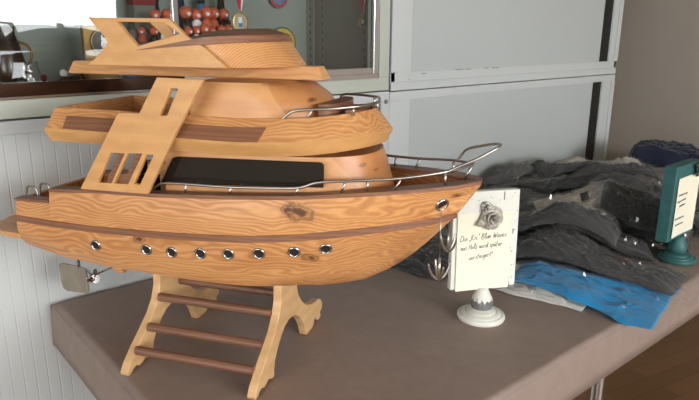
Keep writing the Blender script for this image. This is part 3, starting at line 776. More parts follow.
# ------------------------------------------------------------------ handwriting
GL = {'D': [[(0, 0), (0, 1), (.35, .9), (.5, .5), (.35, .1), (-.05, 0)]], 'i': [[(0, .5), (.03, .05), (.15, .1)], [(.02, .72), (.05, .75)]], 'e': [[(0, .25), (.3, .32), (.2, .5), (.02, .4), (.05, .06), (.35, .1)]],
      'K': [[(0, 1), (0, 0)], [(.4, 1), (.05, .45), (.45, 0)]], 'r': [[(0, .5), (.04, 0)], [(.04, .3), (.15, .5), (.28, .45)]], 'B': [[(0, 0), (.05, 1), (.4, .85), (.05, .55), (.45, .35), (.3, 0), (0, 0)]],
      'l': [[(0, .2), (.2, .9), (.1, 1), (.05, .3), (.2, 0)]], 'u': [[(0, .5), (.03, .08), (.2, .05), (.3, .5), (.33, 0)]], 'W': [[(0, 1), (.12, 0), (.3, .7), (.45, 0), (.65, 1)]], 'a': [[(.3, .45), (.1, .5), (0, .2), (.15, 0), (.3, .4), (.33, 0)]],
      'v': [[(0, .5), (.15, 0), (.3, .5)]], 's': [[(.28, .48), (.05, .42), (.25, .12), (0, .02)]], 'H': [[(0, 1), (0, 0)], [(.4, 1), (.42, 0)], [(0, .5), (.42, .55)]], 'o': [[(.15, .5), (0, .25), (.15, 0), (.3, .25), (.15, .5)]],
      'z': [[(0, .48), (.28, .5), (0, 0), (.3, .03)]], 'w': [[(0, .5), (.1, 0), (.22, .4), (.32, 0), (.46, .5)]], 'd': [[(.3, .4), (.1, .48), (0, .15), (.15, 0), (.3, .3), (.36, 1), (.36, 0)]], 'p': [[(0, .5), (.03, -.45)], [(.02, .35), (.25, .5), (.3, .15), (.05, .05)]],
      'ä': [[(.3, .45), (.1, .5), (0, .2), (.15, 0), (.3, .4), (.33, 0)], [(.08, .72), (.1, .78)], [(.24, .72), (.26, .78)]], 't': [[(.1, .95), (.08, .05), (.22, .05)], [(-.05, .6), (.28, .65)]], 'g': [[(.3, .45), (.05, .45), (.05, .05), (.3, .2), (.3, .45), (.28, -.4), (0, -.35)]],
      '„': [[(0, -.12), (.05, .08)], [(.12, -.12), (.17, .08)]], '“': [[(0, .8), (.05, 1)], [(.12, .8), (.17, 1)]], '!': [[(.1, 1), (.05, .3)], [(.03, .05), (.05, .08)]], 'n': [[(0, .5), (.03, 0)], [(.03, .3), (.2, .5), (.3, 0)]], 'h': [[(0, 1), (.03, 0)], [(.03, .3), (.2, .5), (.3, 0)]],
      '~': [[(0, .25), (.08, .5), (.14, 0), (.24, .5), (.3, 0), (.4, .5), (.46, .1), (.58, .35)]]}


def write(bm, text, x, z, h, slope, fn, r, rng, lean=.18):
    for ch in text:
        if ch == ' ': x += .34 * h; continue
        g = GL[ch]; wd = max(p[0] for s in g for p in s)
        for s in g:
            P = []
            for (a, b) in s:
                px = x + (a + lean * b) * h; P.append((px, z + b * h + slope * (px)))
            if len(P) > 2: P = [(q.x, q.y) for q in smooth_path([(a, b, 0) for a, b in P], 3)]
            tube(bm, [fn(a, b + rng.uniform(-.01, .01) * h) for a, b in P], r, 5)
        x += (wd + .13) * h


def note_holder(name, label, cat, base, yaw, board_w, board_h, board_z, th, mb, msp, lines, tilt, flower, paper_w, paper_h, paper_dx, base_r, spots):
    t = empty(name, (base[0], base[1], TC), yaw, label, cat)
    bm = bmesh.new(); R = base_r
    lathe(bm, [(R * .97, 0), (R, .003), (R, .006), (R * .97, .009), (R * .90, .0108), (R * .865, .0095), (R * .85, .0095), (R * .83, .0125), (R * .68, .0158), (R * .645, .0145), (R * .63, .0145), (R * .61, .017), (R * .48, .0195), (R * .40, .021)], 48)
    b = link('base', bm, mb, t, smooth=True)
    bm = bmesh.new()
    lathe(bm, [(R * .40, .0208), (R * .44, .026), (R * .455, .034), (R * .43, .042), (R * .33, .052), (R * .25, .060), (R * .23, board_z + .001)], 32); st = link('stem', bm, mb, t, smooth='all')
    if spots:   # worn patch where the paint is gone
        bm = bmesh.new(); n = 40; rings = []
        rng = random.Random(4); tops = [.041 + .004 * math.sin(k * 1.9) + rng.uniform(-.002, .002) for k in range(n)]
        def rr(z): return interp([(.0208, R * .40), (.026, R * .44), (.034, R * .455), (.042, R * .43), (.052, R * .33)], z) + .0004
        for q in range(5):
            rings.append([bm.verts.new((rr(.0225 + (tops[k] - .0225) * q / 4) * math.cos(2 * math.pi * k / n), rr(.0225 + (tops[k] - .0225) * q / 4) * math.sin(2 * math.pi * k / n), .0225 + (tops[k] - .0225) * q / 4)) for k in range(n)])
        for A, B in zip(rings, rings[1:]):
            for k in range(n): bm.faces.new((A[k], A[(k + 1) % n], B[(k + 1) % n], B[k]))
        o = link('worn_patch', bm, 'worn', st, smooth='all')
    # board tilts slightly; local x along the board, y to the back
    T = Matrix.Translation((0, 0, board_z)) @ Matrix.Rotation(tilt, 4, 'X')
    bm = bmesh.new(); box(bm, -board_w / 2, board_w / 2, 0, th, 0, board_h); bmesh.ops.transform(bm, matrix=T, verts=bm.verts[:])
    brd = link('board', bm, mb, t, bevel=.0015)
    if spots:
        rng = random.Random(11); bm = bmesh.new()
        for k in range(30):
            x = rng.choice((rng.uniform(board_w * .36, board_w * .48), rng.uniform(-board_w * .48, board_w * .48))); z = rng.uniform(.003, board_h - .003) if x > board_w * .36 else rng.uniform(board_h * .9, board_h - .003)
            a = rng.uniform(.0003, .0008); box(bm, x - a, x + a, -.0004, .0002, z - a * rng.uniform(.6, 3), z + a)
        box(bm, board_w * .255, board_w * .268, -.0005, .0002, board_h * .90, board_h * .985); box(bm, board_w * .415, board_w * .43, -.0005, .0002, board_h * .55, board_h * .60)
        bmesh.ops.transform(bm, matrix=T, verts=bm.verts[:]); link('paint_chip', bm, 'worn', brd)
    # paper
    pt = 0.0008; pz0 = -.002 if spots else .008
    bm = bmesh.new(); n = 8; A = []; B = []
    for i in range(n + 1):
        x = paper_dx - paper_w / 2 + paper_w * i / n; c = .0012 + .0018 * (1 - math.sin(math.pi * i / n))
        A.append([bm.verts.new((x, -c, pz0)), bm.verts.new((x, -c - pt, pz0))]); B.append([bm.verts.new((x, -c * .6, pz0 + paper_h)), bm.verts.new((x, -c * .6 - pt, pz0 + paper_h))])
    for i in range(n):
        bm.faces.new((A[i][1], A[i + 1][1], B[i + 1][1], B[i][1])); bm.faces.new((A[i][0], B[i][0], B[i + 1][0], A[i + 1][0]))
        bm.faces.new((A[i][0], A[i + 1][0], A[i + 1][1], A[i][1])); bm.faces.new((B[i][0], B[i][1], B[i + 1][1], B[i + 1][0]))
    for i in (0, n): bm.faces.new((A[i][0], A[i][1], B[i][1], B[i][0]))
    bmesh.ops.transform(bm, matrix=T, verts=bm.verts[:]); pp = link('paper_note', bm, 'paper', t); pp['label'] = 'cream handwritten paper note'
    rng = random.Random(5)
    def fn(a, b):
        i = (a - paper_dx + paper_w / 2) / paper_w; c = .0012 + .0018 * (1 - math.sin(math.pi * max(0, min(1, i)))); f = (b - pz0) / paper_h
        return T @ Vector((a, -(c * (1 - .4 * f)) - pt - .0001, b))
    for (tx, x, z, h, slope, r) in lines:
        bm = bmesh.new(); write(bm, tx, x, z, h, slope, fn, r, rng); link('handwritten_line', bm, 'ink', pp)
    flower(t, T, board_h)
    return t


M['white_board'] = mat('chipped_white_paint', (226, 226, 216), 0.5, var=0.03, vscale=50)
M['worn'] = mat('worn_grey_patch', (112, 112, 112), 0.7, var=0.3, vscale=200)
M['teal'] = mat('teal_paint', (48, 98, 98), 0.5, var=0.15, vscale=60)
M['teal_dark'] = mat('dark_teal_flower', (22, 66, 58), 0.45)
M['paper'] = mat('cream_paper', (240, 236, 214), 0.7)
M['ink'] = mat('black_ink', (30, 30, 34), 0.5)
M['silver_flower'] = mat('grey_washed_flower', (196, 190, 180), 0.45, 0.1, var=0.2, vscale=150)


def rose(par, T, c, rad, m, seed, leafm, leaves):
    rng = random.Random(seed); bm = bmesh.new()
    for ring, (n, rr, tl) in enumerate(((3, .28, 1.2), (5, .55, .85), (6, .85, .5), (7, 1.05, .2))):
        for k in range(n):
            a = 2 * math.pi * k / n + ring * .5 + rng.uniform(-.1, .1); wd = rad * (.45 + .12 * ring); G = []
            for i in range(5):
                row = []
                for j in range(4):
                    s = (i / 4 - .5) * 2; q = j / 3
                    d = rr * rad * (.35 + .65 * q) + .12 * rad * q * q; tx = s * wd * math.sin(math.pi * (.25 + .6 * q)) * .8
                    y = -(rad * .15 + rad * tl * q * .7 - rad * .25 * q * q * (ring > 1)) - rad * .1 * (1 - s * s)
                    x = d * math.cos(a) - tx * math.sin(a); z = d * math.sin(a) + tx * math.cos(a)
                    row.append(T @ Vector((c[0] + x, y + c[1], c[2] + z)))
                G.append(row)
            V = [[bm.verts.new(p) for p in r_] for r_ in G]
            for i in range(4):
                for j in range(3): bm.faces.new((V[i][j], V[i + 1][j], V[i + 1][j + 1], V[i][j + 1]))
    o = link('rose_flower', bm, m, par, smooth='all'); sd = o.modifiers.new('thick', 'SOLIDIFY'); sd.thickness = rad * .07
    for (dx, dz, L, ang) in leaves:
        bm = bmesh.new(); n = 7; P = []; Q = []
        for i in range(n):
            q = i / (n - 1); wd = L * .3 * math.sin(math.pi * (q * .9 + .05)); ca, sa = math.cos(ang), math.sin(ang)
            for s, S in ((-1, P), (1, Q)):
                S.append(T @ Vector((c[0] + dx + ca * L * q - sa * wd * s, c[1] - .003 - .003 * math.sin(math.pi * q), c[2] + dz + sa * L * q + ca * wd * s)))
        VP = [bm.verts.new(p) for p in P]; VQ = [bm.verts.new(p) for p in Q]
        for i in range(n - 1): bm.faces.new((VP[i], VP[i + 1], VQ[i + 1], VQ[i]))
        l = link('leaf', bm, leafm, o, smooth='all'); sd = l.modifiers.new('thick', 'SOLIDIFY'); sd.thickness = .0012
    return o


def flower_white(t, T, bh):
    o = rose(t, T, (.008, -.005, bh * .735), .0205, 'silver_flower', 3, 'silver_flower', [(-.008, -.002, .026, R_(205)), (-.004, .012, .020, R_(100))])
    o['label'] = 'whitewashed metal rose clip'
    bm = bmesh.new(); c = T @ Vector((-.004, -.006, bh * .735 + .022))
    for k in range(3): tube(bm, [T @ Vector((-.004 + (.007 - .001 * k) * math.cos(a * math.pi / 8), -.005 - .002 * k, bh * .735 + .022 + .009 * math.sin(a * math.pi / 8))) for a in range(16)], .0018, 6, closed=True)
    link('clip_spring', bm, 'chrome', o, smooth='all')


def flower_teal(t, T, bh):
    o = rose(t, T, (.045, -.006, bh * .91), .015, 'teal_dark', 8, 'teal_dark', [(-.006, -.004, .022, R_(215)), (.004, .010, .018, R_(100)), (-.01, .006, .02, R_(160))])


note_holder('note_holder', 'white shabby note stand with round foot beside the ship bow', 'note stand', (.648, -.608), R_(-27), .138, .197, .064, .016, 'white_board', None,
            [('Die „Kri“ Blue Waves', -.053, .102, .0112, .05, .0005), ('aus Holz wird später', -.052, .084, .0104, .05, .0005), ('versteigert!', -.034, .064, .0104, .12, .0005)],
            R_(-2), flower_white, .112, .158, -.004, .0475, True)
note_holder('note_holder', 'teal painted note stand with round foot among the bagged clothes', 'note stand', (1.296, -.715), R_(1), .150, .188, .060, .028, 'teal', None,
            [('~ ~~~ ~~ ~~', -.048, .112, .008, -.02, .0005), ('~~~ ~~ ~~~', -.050, .098, .008, .04, .0005), ('~~~~~~', -.035, .085, .008, .04, .0005), ('~~ ~~~~~ ~~', -.052, .052, .008, -.02, .0005), ('~~ ~~ ~ ~~', -.045, .036, .008, -.02, .0005)],
            R_(0), flower_teal, .126, .150, .006, .048, False)

# ------------------------------------------------------------------ bagged clothes, laid one over another
HX0, HY0, HS = -0.1, -1.0, 0.01
NX, NY = 260, 110
HF = [[TC for _ in range(NY)] for _ in range(NX)]


def hf(x, y):
    i = (x - HX0) / HS; j = (y - HY0) / HS; i = min(max(i, 0), NX - 1.001); j = min(max(j, 0), NY - 1.001)
    a, b = int(i), int(j); u, v = i - a, j - b
    return (HF[a][b] * (1 - u) + HF[a + 1][b] * u) * (1 - v) + (HF[a][b + 1] * (1 - u) + HF[a + 1][b + 1] * u) * v


def hmax(x, y, r=.018):
    m = max(hf(x, y), hf(x + r, y), hf(x - r, y), hf(x, y + r), hf(x, y - r)); return m


def hsoft(x, y, r=.02):
    s = [hmax(x + a * r, y + b * r) for a in (-1, 0, 1) for b in (-1, 0, 1)]; return max(hmax(x, y, .012), sum(s) / 9)


def fabric(rgb): return mat('fabric_%d_%d_%d' % rgb, rgb, 0.85, spec=0.25, var=0.08, vscale=25, bump=0.12, bscale=220, sheen=0.2)


BAGM = {}


def garment_bag(label, cx, cy, L, Wd, th, ang, rgb, seed, film=True, fold=1.0, patch=None, margin=.028, bag_scale=1.0, name='bagged_garment', cat='bagged garment', skew=0.0, group=None, film_lift=.0035):
    rng = random.Random(seed); ca, sa = math.cos(R_(ang)), math.sin(R_(ang)); so = Vector((rng.uniform(0, 50), rng.uniform(0, 50), rng.uniform(0, 50)))
    if rgb not in BAGM: BAGM[rgb] = fabric(rgb)
    da = rng.uniform(-.5, .5); th *= .86
    t = empty(name, (cx, cy, hf(cx, cy)), R_(ang), label, cat, group); oz = hf(cx, cy)
    def wrinkle(a, b):
        p = Vector((a * 7, b * 24, 0)) + so; n1 = noise.noise(p + Vector((noise.noise(Vector((a * 5, b * 5, 7)) + so) * 1.6,) * 3))
        n2 = noise.noise(Vector((a * 22, b * 50, 4)) + so)
        n3 = noise.noise(Vector((a * 13, b * 58, 11)) + so + Vector((n1 * 2.5,) * 3)); n4 = noise.noise(Vector((a * 30 + b * 25, b * 30 - a * 18, 21)) + so)
        r = 1 - abs(n1) * 2.6; r3 = 1 - abs(n3) * 3.2
        c, d = math.cos(da), math.sin(da); a1, b1 = a * c - b * d, a * d + b * c
        n5 = noise.noise(Vector((a1 * 6, b1 * 46, 31)) + so + Vector((n1 * 1.2,) * 3)); r5 = (1 - min(1, abs(n5) * 5)) ** 2
        return fold * (.0040 * r + .0030 * r3 + .0006 * n2 + .0010 * (1 - abs(n4) * 4) + .0100 * r5) - .004
    def world(a, b):
        a2 = a + skew * b; return cx + ca * a2 - sa * b, cy + sa * a2 + ca * b
    nu, nv = 70, 60; T = {}; B = {}; bm = bmesh.new(); tops = []
    def outline(s, q):
        # rounded, slightly irregular rectangle
        e = 1 + .06 * noise.noise(Vector((s * 1.7, q * 1.7, 2)) + so)
        return s * L / 2 * e, q * Wd / 2 * (1 + .16 * noise.noise(Vector((s * 2.2, 5, q)) + so))
    for i in range(nu + 1):
        for j in range(nv + 1):
            s, q = i / nu * 2 - 1, j / nv * 2 - 1
            a, b = outline(s, q); x, y = world(a, b); z0 = hsoft(x, y) + .0012
            pr = (max(0, 1 - abs(s) ** 6) * max(0, 1 - abs(q) ** 3.2)) ** .6
            h = max(.0015, th * pr + wrinkle(a, b) * pr)
            edge = i in (0, nu) or j in (0, nv)
            T[i, j] = (a + skew * b, b, z0 + (h if not edge else .002) - oz, x, y)
            B[i, j] = (a + skew * b, b, z0 - oz)
    VT = {k: bm.verts.new(v[:3]) for k, v in T.items()}
    VB = {k: (VT[k] if (k[0] in (0, nu) or k[1] in (0, nv)) else bm.verts.new(v)) for k, v in B.items()}
    for i in range(nu):
        for j in range(nv):
            bm.faces.new((VT[i, j], VT[i + 1, j], VT[i + 1, j + 1], VT[i, j + 1]))
            bm.faces.new((VB[i, j + 1], VB[i + 1, j + 1], VB[i + 1, j], VB[i, j]))
    g = link('folded_garment', bm, BAGM[rgb], t, smooth='all')
    newh = []
    if patch:
        (pa, pb, pw, ph, prgb, lab) = patch
        if prgb not in BAGM: BAGM[prgb] = fabric(prgb)
        bm = bmesh.new(); n = 8; V = {}
        for i in range(n + 1):
            for j in range(n + 1):
                a = pa + (i / n - .5) * pw; b = pb + (j / n - .5) * ph
                s = int(round((a / (L / 2) + 1) / 2 * nu)); q = int(round((b / (Wd / 2) + 1) / 2 * nv)); s = min(max(s, 0), nu); q = min(max(q, 0), nv)
                V[i, j] = bm.verts.new((a, b, max(T[min(max(s + e, 0), nu), min(max(q + f, 0), nv)][2] for e in (-1, 0, 1) for f in (-1, 0, 1)) + .0006))
        for i in range(n):
            for j in range(n): bm.faces.new((V[i, j], V[i + 1, j], V[i + 1, j + 1], V[i, j + 1]))
        p = link(lab, bm, BAGM[prgb], g, smooth='all')
    if film:
        bm = bmesh.new(); nu2, nv2 = 70, 52; V = {}
        for i in range(nu2 + 1):
            for j in range(nv2 + 1):
                s, q = i / nu2 * 2 - 1, j / nv2 * 2 - 1
                a, b = s * (L / 2 + margin * 1.5), q * (Wd / 2 + margin * .6); a += .006 * noise.noise(Vector((a * 20, b * 20, 1)) + so); b += .006 * noise.noise(Vector((a * 20, b * 20, 9)) + so)
                si = a / (L / 2); qi = b / (Wd / 2)
                x, y = world(a, b)
                fi = min(max((si + 1) / 2 * nu, 0), nu); fj = min(max((qi + 1) / 2 * nv, 0), nv)
                zg = max(T[min(max(int(fi) + e, 0), nu), min(max(int(fj) + f, 0), nv)][2] for e in (0, 1) for f in (0, 1)) + oz
                out = max(0, abs(si) - 1) * L / 2 + max(0, abs(qi) - 1) * Wd / 2
                base = hf(x, y) + .0025
                k = max(0, 1 - out / .02)
                z = max(base, zg * k + base * (1 - k)) + film_lift
                c_, d_ = math.cos(da * 1.5), math.sin(da * 1.5); a3, b3 = a * c_ - b * d_, a * d_ + b * c_; c1 = noise.noise(Vector((a3 * 14, b3 * 62, 3)) + so + Vector((noise.noise(Vector((a * 22, b * 22, 8)) + so),) * 3)); c2 = noise.noise(Vector((a3 * 50, b3 * 110, 5)) + so)
                z += .008 * max(0, .5 - abs(c1) * 2.4) + .0042 * abs(c2) + (.006 * abs(c1) * (1 - k))
                V[i, j] = bm.verts.new((a + skew * b, b, z - oz)); newh.append((x, y, min(z, max(base, zg) + .001)))
        for i in range(nu2):
            for j in range(nv2): bm.faces.new((V[i, j], V[i + 1, j], V[i + 1, j + 1], V[i, j + 1]))
        f = link('plastic_bag', bm, 'film', t); f['label'] = 'clear crinkled plastic bag'
    for v in T.values(): newh.append((v[3], v[4], v[2] + oz))
    for (x, y, z) in newh:
        i = int(round((x - HX0) / HS)); j = int(round((y - HY0) / HS))
        if 0 <= i < NX and 0 <= j < NY and z > HF[i][j]: HF[i][j] = z
    return t


BLK = (38, 38, 39); CH = (60, 60, 61); GR = (98, 98, 97)
G = garment_bag
gi = dict(name='bagged_garment', cat='bagged garment')
# bottom layer
G('black bagged garment lying behind the bow and the hanging anchors, leftmost of the pile', .80, -.27, .30, .24, .036, -78, BLK, 1)
G('dark bagged garment at the back left, half hidden by the white note stand', 1.06, -.22, .30, .25, .040, -84, BLK, 2)
G('bottom black bagged garment beneath the cream one', 1.31, -.30, .34, .24, .042, -82, CH, 3)
G('grey bagged garment at the very back against the roller cabinet, leftmost there', 1.56, -.19, .31, .25, .032, -88, GR, 4)
G('black bagged garment under the cream-labelled bag by the cabinet corner', 1.83, -.22, .32, .26, .035, -86, CH, 5)
G('lowest dark bagged garment in the far right corner', 2.09, -.24, .34, .26, .040, -90, BLK, 6)
G('dark bagged garment lying flat behind the teal note stand', 1.50, -.53, .30, .24, .040, -84, BLK, 7)
G('dark bagged garment right of the teal note stand near the picture edge', 1.76, -.56, .32, .24, .042, -84, CH, 8)
G('white shirt in clear plastic peeping out from under the blue one', .875, -.60, .23, .16, .012, -78, (226, 224, 218), 9, margin=.03)
bl = G('bright blue shirt in clear plastic hanging over the front table edge', .95, -.675, .32, .25, .014, -84, (12, 140, 200), 10, fold=.55, margin=.010, skew=-.10)
# second layer
G('charcoal bagged garment beside the white note stand, just behind the blue shirt', 1.06, -.43, .34, .20, .034, -76, CH, 11)
G('large charcoal bagged garment behind the cream one, below the cabinet door', 1.27, -.235, .36, .23, .036, -70, CH, 12)
G('long black bagged garment lying along the cabinet at the back', 1.50, -.10, .30, .13, .040, -20, CH, 13)
G('long charcoal bagged garment whose end points to the foot of the teal stand', 1.07, -.63, .36, .19, .026, -80, CH, 14, patch=(.06, -.01, .035, .02, (88, 46, 42), 'red_print'))
G('black bagged garment in the middle of the pile behind the cream one', 1.56, -.36, .30, .18, .044, -70, BLK, 15)
G('black bagged garment with red print leaning towards the teal board', 1.205, -.56, .24, .20, .034, -60, BLK, 16, patch=(.055, -.03, .04, .012, (112, 44, 42), 'red_print'))
G('black bagged garment draped beside the cream garment, towards the right', 1.40, -.50, .26, .17, .040, -62, BLK, 18)
G('charcoal bagged garment between the teal board and the back of the pile', 1.66, -.44, .28, .18, .045, -68, CH, 19)
G('grey bagged garment heaped behind the top of the teal board', 1.95, -.42, .34, .22, .050, -50, GR, 21)
G('black bagged garment heaped right of the cream-labelled bag', 1.70, -.34, .26, .16, .042, -66, CH, 24)
G('grey clear bag standing up against the cabinet at the left back of the pile', 1.50, -.06, .20, .10, .030, 0, GR, 25)
G('narrow black bagged garment squeezed between cream garment and the back row', 1.42, -.30, .26, .13, .034, -75, BLK, 31)
G('thin charcoal bagged garment lying over the long one near the blue shirt', 1.13, -.50, .26, .15, .030, -68, CH, 32)
G('small black bagged garment just left of the teal board edge', 1.36, -.57, .20, .13, .030, -70, BLK, 33)
G('grey bagged garment across the back, right of the clear standing bag', 1.66, -.19, .24, .13, .034, -35, CH, 34)
G('cream garment in clear plastic with a small dark emblem, in the middle of the pile', 1.262, -.45, .20, .13, .026, -35, (196, 186, 172), 17, patch=(.02, .0, .022, .016, (40, 40, 42), 'dark_emblem'))
G('dark bagged garment overlapping the front corner of the cream one', 1.35, -.60, .22, .12, .028, -66, BLK, 35)
G('silvery bag with a cream shirt and tiny dark label, on top by the cabinet corner', 1.84, -.17, .36, .18, .044, -22, (190, 184, 166), 20, patch=(.04, .02, .02, .012, (50, 46, 40), 'dark_label'), margin=.03)
G('navy unbagged garment topmost in the right corner by the wall', 2.14, -.33, .30, .24, .125, -60, (24, 28, 48), 22, film=False)
G('crumpled black bagged garment just right of the teal stand', 1.56, -.62, .20, .14, .026, -80, BLK, 23, margin=.04)

# ------------------------------------------------------------------ things in the display cabinet
FZ = 1.1722
M['brass'] = mat('brass', (196, 168, 104), 0.3, 1.0); M['red'] = mat('red_ribbon', (170, 34, 52), 0.6); M['white'] = mat('white_cloth', (225, 225, 222), 0.6)
M['vase'] = mat('dark_vase_glaze', (44, 36, 32), 0.2, var=0.4, vscale=30); M['bronze'] = mat('bronze', (116, 92, 48), 0.4, 0.6, var=0.3, vscale=15)
M['orange'] = mat('orange_clay', (186, 92, 60), 0.5, var=0.2, vscale=90); M['blue'] = mat('mid_blue', (70, 116, 160), 0.5); M['yellow'] = mat('mustard_yellow', (196, 172, 50), 0.5)
M['green'] = mat('dark_green', (38, 92, 62), 0.5); M['clearobj'] = glass_mat('crystal', (.9, .92, .92), refl=2.5, rough=.02)
M['navy_glass'] = mat('dark_blue_bottle', (40, 52, 70), 0.15); M['darkred'] = mat('dark_red_cloth', (122, 30, 30), 0.8)

t = empty('vase', (.015, .15, FZ), 0, 'tall dark bronze vase standing at the far left of the display case', 'vase')
bm = bmesh.new(); lathe(bm, [(.022, 0), (.03, .02), (.032, .05), (.024, .09), (.017, .115), (.0175, .126), (.021, .13)], 28); link('body', bm, 'vase', t, smooth='all')
bm = bmesh.new(); tube(bm, smooth_path([(.018, 0, .10), (.038, 0, .092), (.044, 0, .07), (.032, 0, .045)]), .003); link('handle', bm, 'bronze', t, smooth='all')
t = empty('glass_jug', (.035, .09, FZ), 0, 'clear glass vessel in front of the dark vase in the display case', 'glass')
bm = bmesh.new(); lathe(bm, [(.016, 0), (.022, .01), (.023, .04), (.018, .055), (.02, .062)], 24); link('bowl', bm, 'clearobj', t, smooth='all')


def figure(label, x, y, s, mb, mh):
    t = empty('figurine', (x, y, FZ), 0, label, 'figurine')
    bm = bmesh.new(); lathe(bm, [(.012 * s, 0), (.013 * s, .004 * s), (.010 * s, .014 * s), (.006 * s, .026 * s), (.004 * s, .030 * s)], 16); link('body', bm, mb, t, smooth='all')
    bm = bmesh.new(); bmesh.ops.create_icosphere(bm, subdivisions=2, radius=.008 * s, matrix=Matrix.Translation((0, 0, .036 * s))); link('head', bm, mh, t, smooth='all')
    bm = bmesh.new(); tube(bm, smooth_path([(-.009 * s, 0, .022 * s), (-.013 * s, -.006 * s, .014 * s), (-.004 * s, -.012 * s, .012 * s)], 3), .0025 * s, 6); tube(bm, smooth_path([(.009 * s, 0, .022 * s), (.013 * s, -.006 * s, .014 * s), (.004 * s, -.012 * s, .012 * s)], 3), .0025 * s, 6); link('arm', bm, mb, t, smooth='all')
    return t


figure('small dark figurine left of the white-topped one in the display case', .065, .10, .8, 'vase', 'darkred')
figure('small figurine with a white head on the display shelf', .105, .10, 1.0, 'vase', 'white')
t = empty('rolled_bundle', (.135, .12, FZ), 0, 'round dark rolled bundle behind the white-headed figurine', 'bundle')
bm = bmesh.new(); lathe(bm, [(.004, -.02), (.014, -.018), (.016, 0), (.014, .018), (.004, .02)], 20, M4=Matrix.Rotation(R_(80), 4, 'Y'), c=(0, 0, .0155)); link('roll', bm, 'vase', t, smooth='all')
bm = bmesh.new(); tube(bm, [(.0, 0, .0155 + .0158 * math.sin(a * math.pi / 8)) if False else (.006, .0158 * math.cos(a * math.pi / 8), .0157 + .0152 * math.sin(a * math.pi / 8)) for a in range(16)], .0012, 6, closed=True); link('cord', bm, 'bronze', t, smooth='all')
bm = bmesh.new(); loft(bm, [smooth_path([(-.03, -.006, z), (.0, -.008, z), (.03, -.004, z)], 4) + smooth_path([(.03, .006, z), (0, .004, z), (-.03, .006, z)], 4) for z in (0, .004)]); o = link('folded_ribbon', bm, 'darkred', loc=(.13, .075, FZ)); tag(o, 'dark red folded ribbon lying in front of the rolled bundle', 'ribbon')
for (x, mt, lab) in ((.175, 'yellow', 'small yellow patterned pebble on the display shelf left of the round plaque'), (.205, 'black', 'small black pebble on the display shelf under the round plaque'), (.225, 'white', 'small white pebble on the display shelf below the ship roof tip')):
    bm = bmesh.new(); bmesh.ops.create_icosphere(bm, subdivisions=3, radius=.012)
    for v in bm.verts: v.co.z = v.co.z * .5 * (1 + .1 * math.sin(v.co.x * 300)); v.co.x *= 1.2
    o = link('pebble', bm, mt, smooth='all', loc=(x, .07, FZ + .006)); tag(o, lab, 'pebble')

# bronze box with round medallion
t = empty('award_plaque', (.205, .165, FZ), R_(-4), 'bronze upright award plaque with round silver-lettered medallion behind the radar arch', 'plaque')
bm = bmesh.new(); box(bm, -.034, .040, -.006, .012, 0, .135); link('board', bm, 'bronze', t, bevel=.004)
Q = Matrix.Rotation(R_(90), 4, 'X')
bm = bmesh.new(); lathe(bm, [(.028, 0), (.030, .003), (.0295, .005), (.026, .0055)], 32, c=(.010, -.0062, .098), M4=Q); md = link('medallion', bm, 'black', t, smooth=True)
bm = bmesh.new(); tube(bm, [(.010 + .028 * math.cos(a * math.pi / 16), -.012, .098 + .028 * math.sin(a * math.pi / 16)) for a in range(32)], .0012, 6, closed=True); link('rim', bm, 'brass', md, smooth='all')
bm = bmesh.new()
tube(bm, smooth_path([(.016, -.0125, .113), (.006, -.0125, .114), (.007, -.0125, .104), (.016, -.0125, .106)], 4), .0018, 6); tube(bm, [(.010 + .0065 * math.cos(a * math.pi / 8), -.0125, .091 + .009 * math.sin(a * math.pi / 8)) for a in range(16)], .0018, 6, closed=True)
link('lettering', bm, 'chrome', md, smooth='all')
t = empty('bottle', (.262, .13, FZ), 0, 'blue round-shouldered bottle right of the round plaque', 'bottle')
bm = bmesh.new(); lathe(bm, [(.015, 0), (.017, .004), (.017, .06), (.012, .075), (.007, .085), (.007, .10)], 24); link('body', bm, 'blue', t, smooth='all')
bm = bmesh.new(); lathe(bm, [(.008, .1001), (.008, .11), (.006, .112)], 20); link('cap', bm, 'black', t, smooth='all')

# steps with the crowd of small orange clay figures
bm = bmesh.new(); box(bm, -.17, .17, -.02, .0199, 0, .095); box(bm, -.17, .17, .02, .06, 0, .125); o = link('display_riser', bm, 'inside_dark', bevel=.001, loc=(.46, .17, FZ)); tag(o, 'grey-green stepped riser carrying the small orange figures', 'riser')


NTH = ['leftmost', 'second from left', 'third from left', 'fourth from left', 'fifth from left', 'sixth from left', 'seventh from left', 'eighth from left', 'ninth from left', 'tenth from left', 'rightmost']


def clay(x, y, z, s, k, where):
    t = empty('clay_figure', (x, y, z), R_((k * 37) % 50 - 25), 'small orange clay figure, ' + where, 'figurine', 'small orange clay figures crowded on the riser')
    bm = bmesh.new(); lathe(bm, [(.010 * s, 0), (.011 * s, .004 * s), (.008 * s, .014 * s), (.004 * s, .019 * s)], 12); link('body', bm, ['orange', 'vase', 'white', 'orange'][k % 4], t, smooth='all')
    bm = bmesh.new(); bmesh.ops.create_icosphere(bm, subdivisions=2, radius=.0105 * s, matrix=Matrix.Translation((0, 0, .027 * s))); hd = link('head', bm, 'orange', t, smooth='all')
    bm = bmesh.new(); bmesh.ops.create_icosphere(bm, subdivisions=1, radius=.0042 * s, matrix=Matrix.Translation((.001, -.0082 * s, .025 * s))); link('face', bm, 'white', hd, smooth='all')


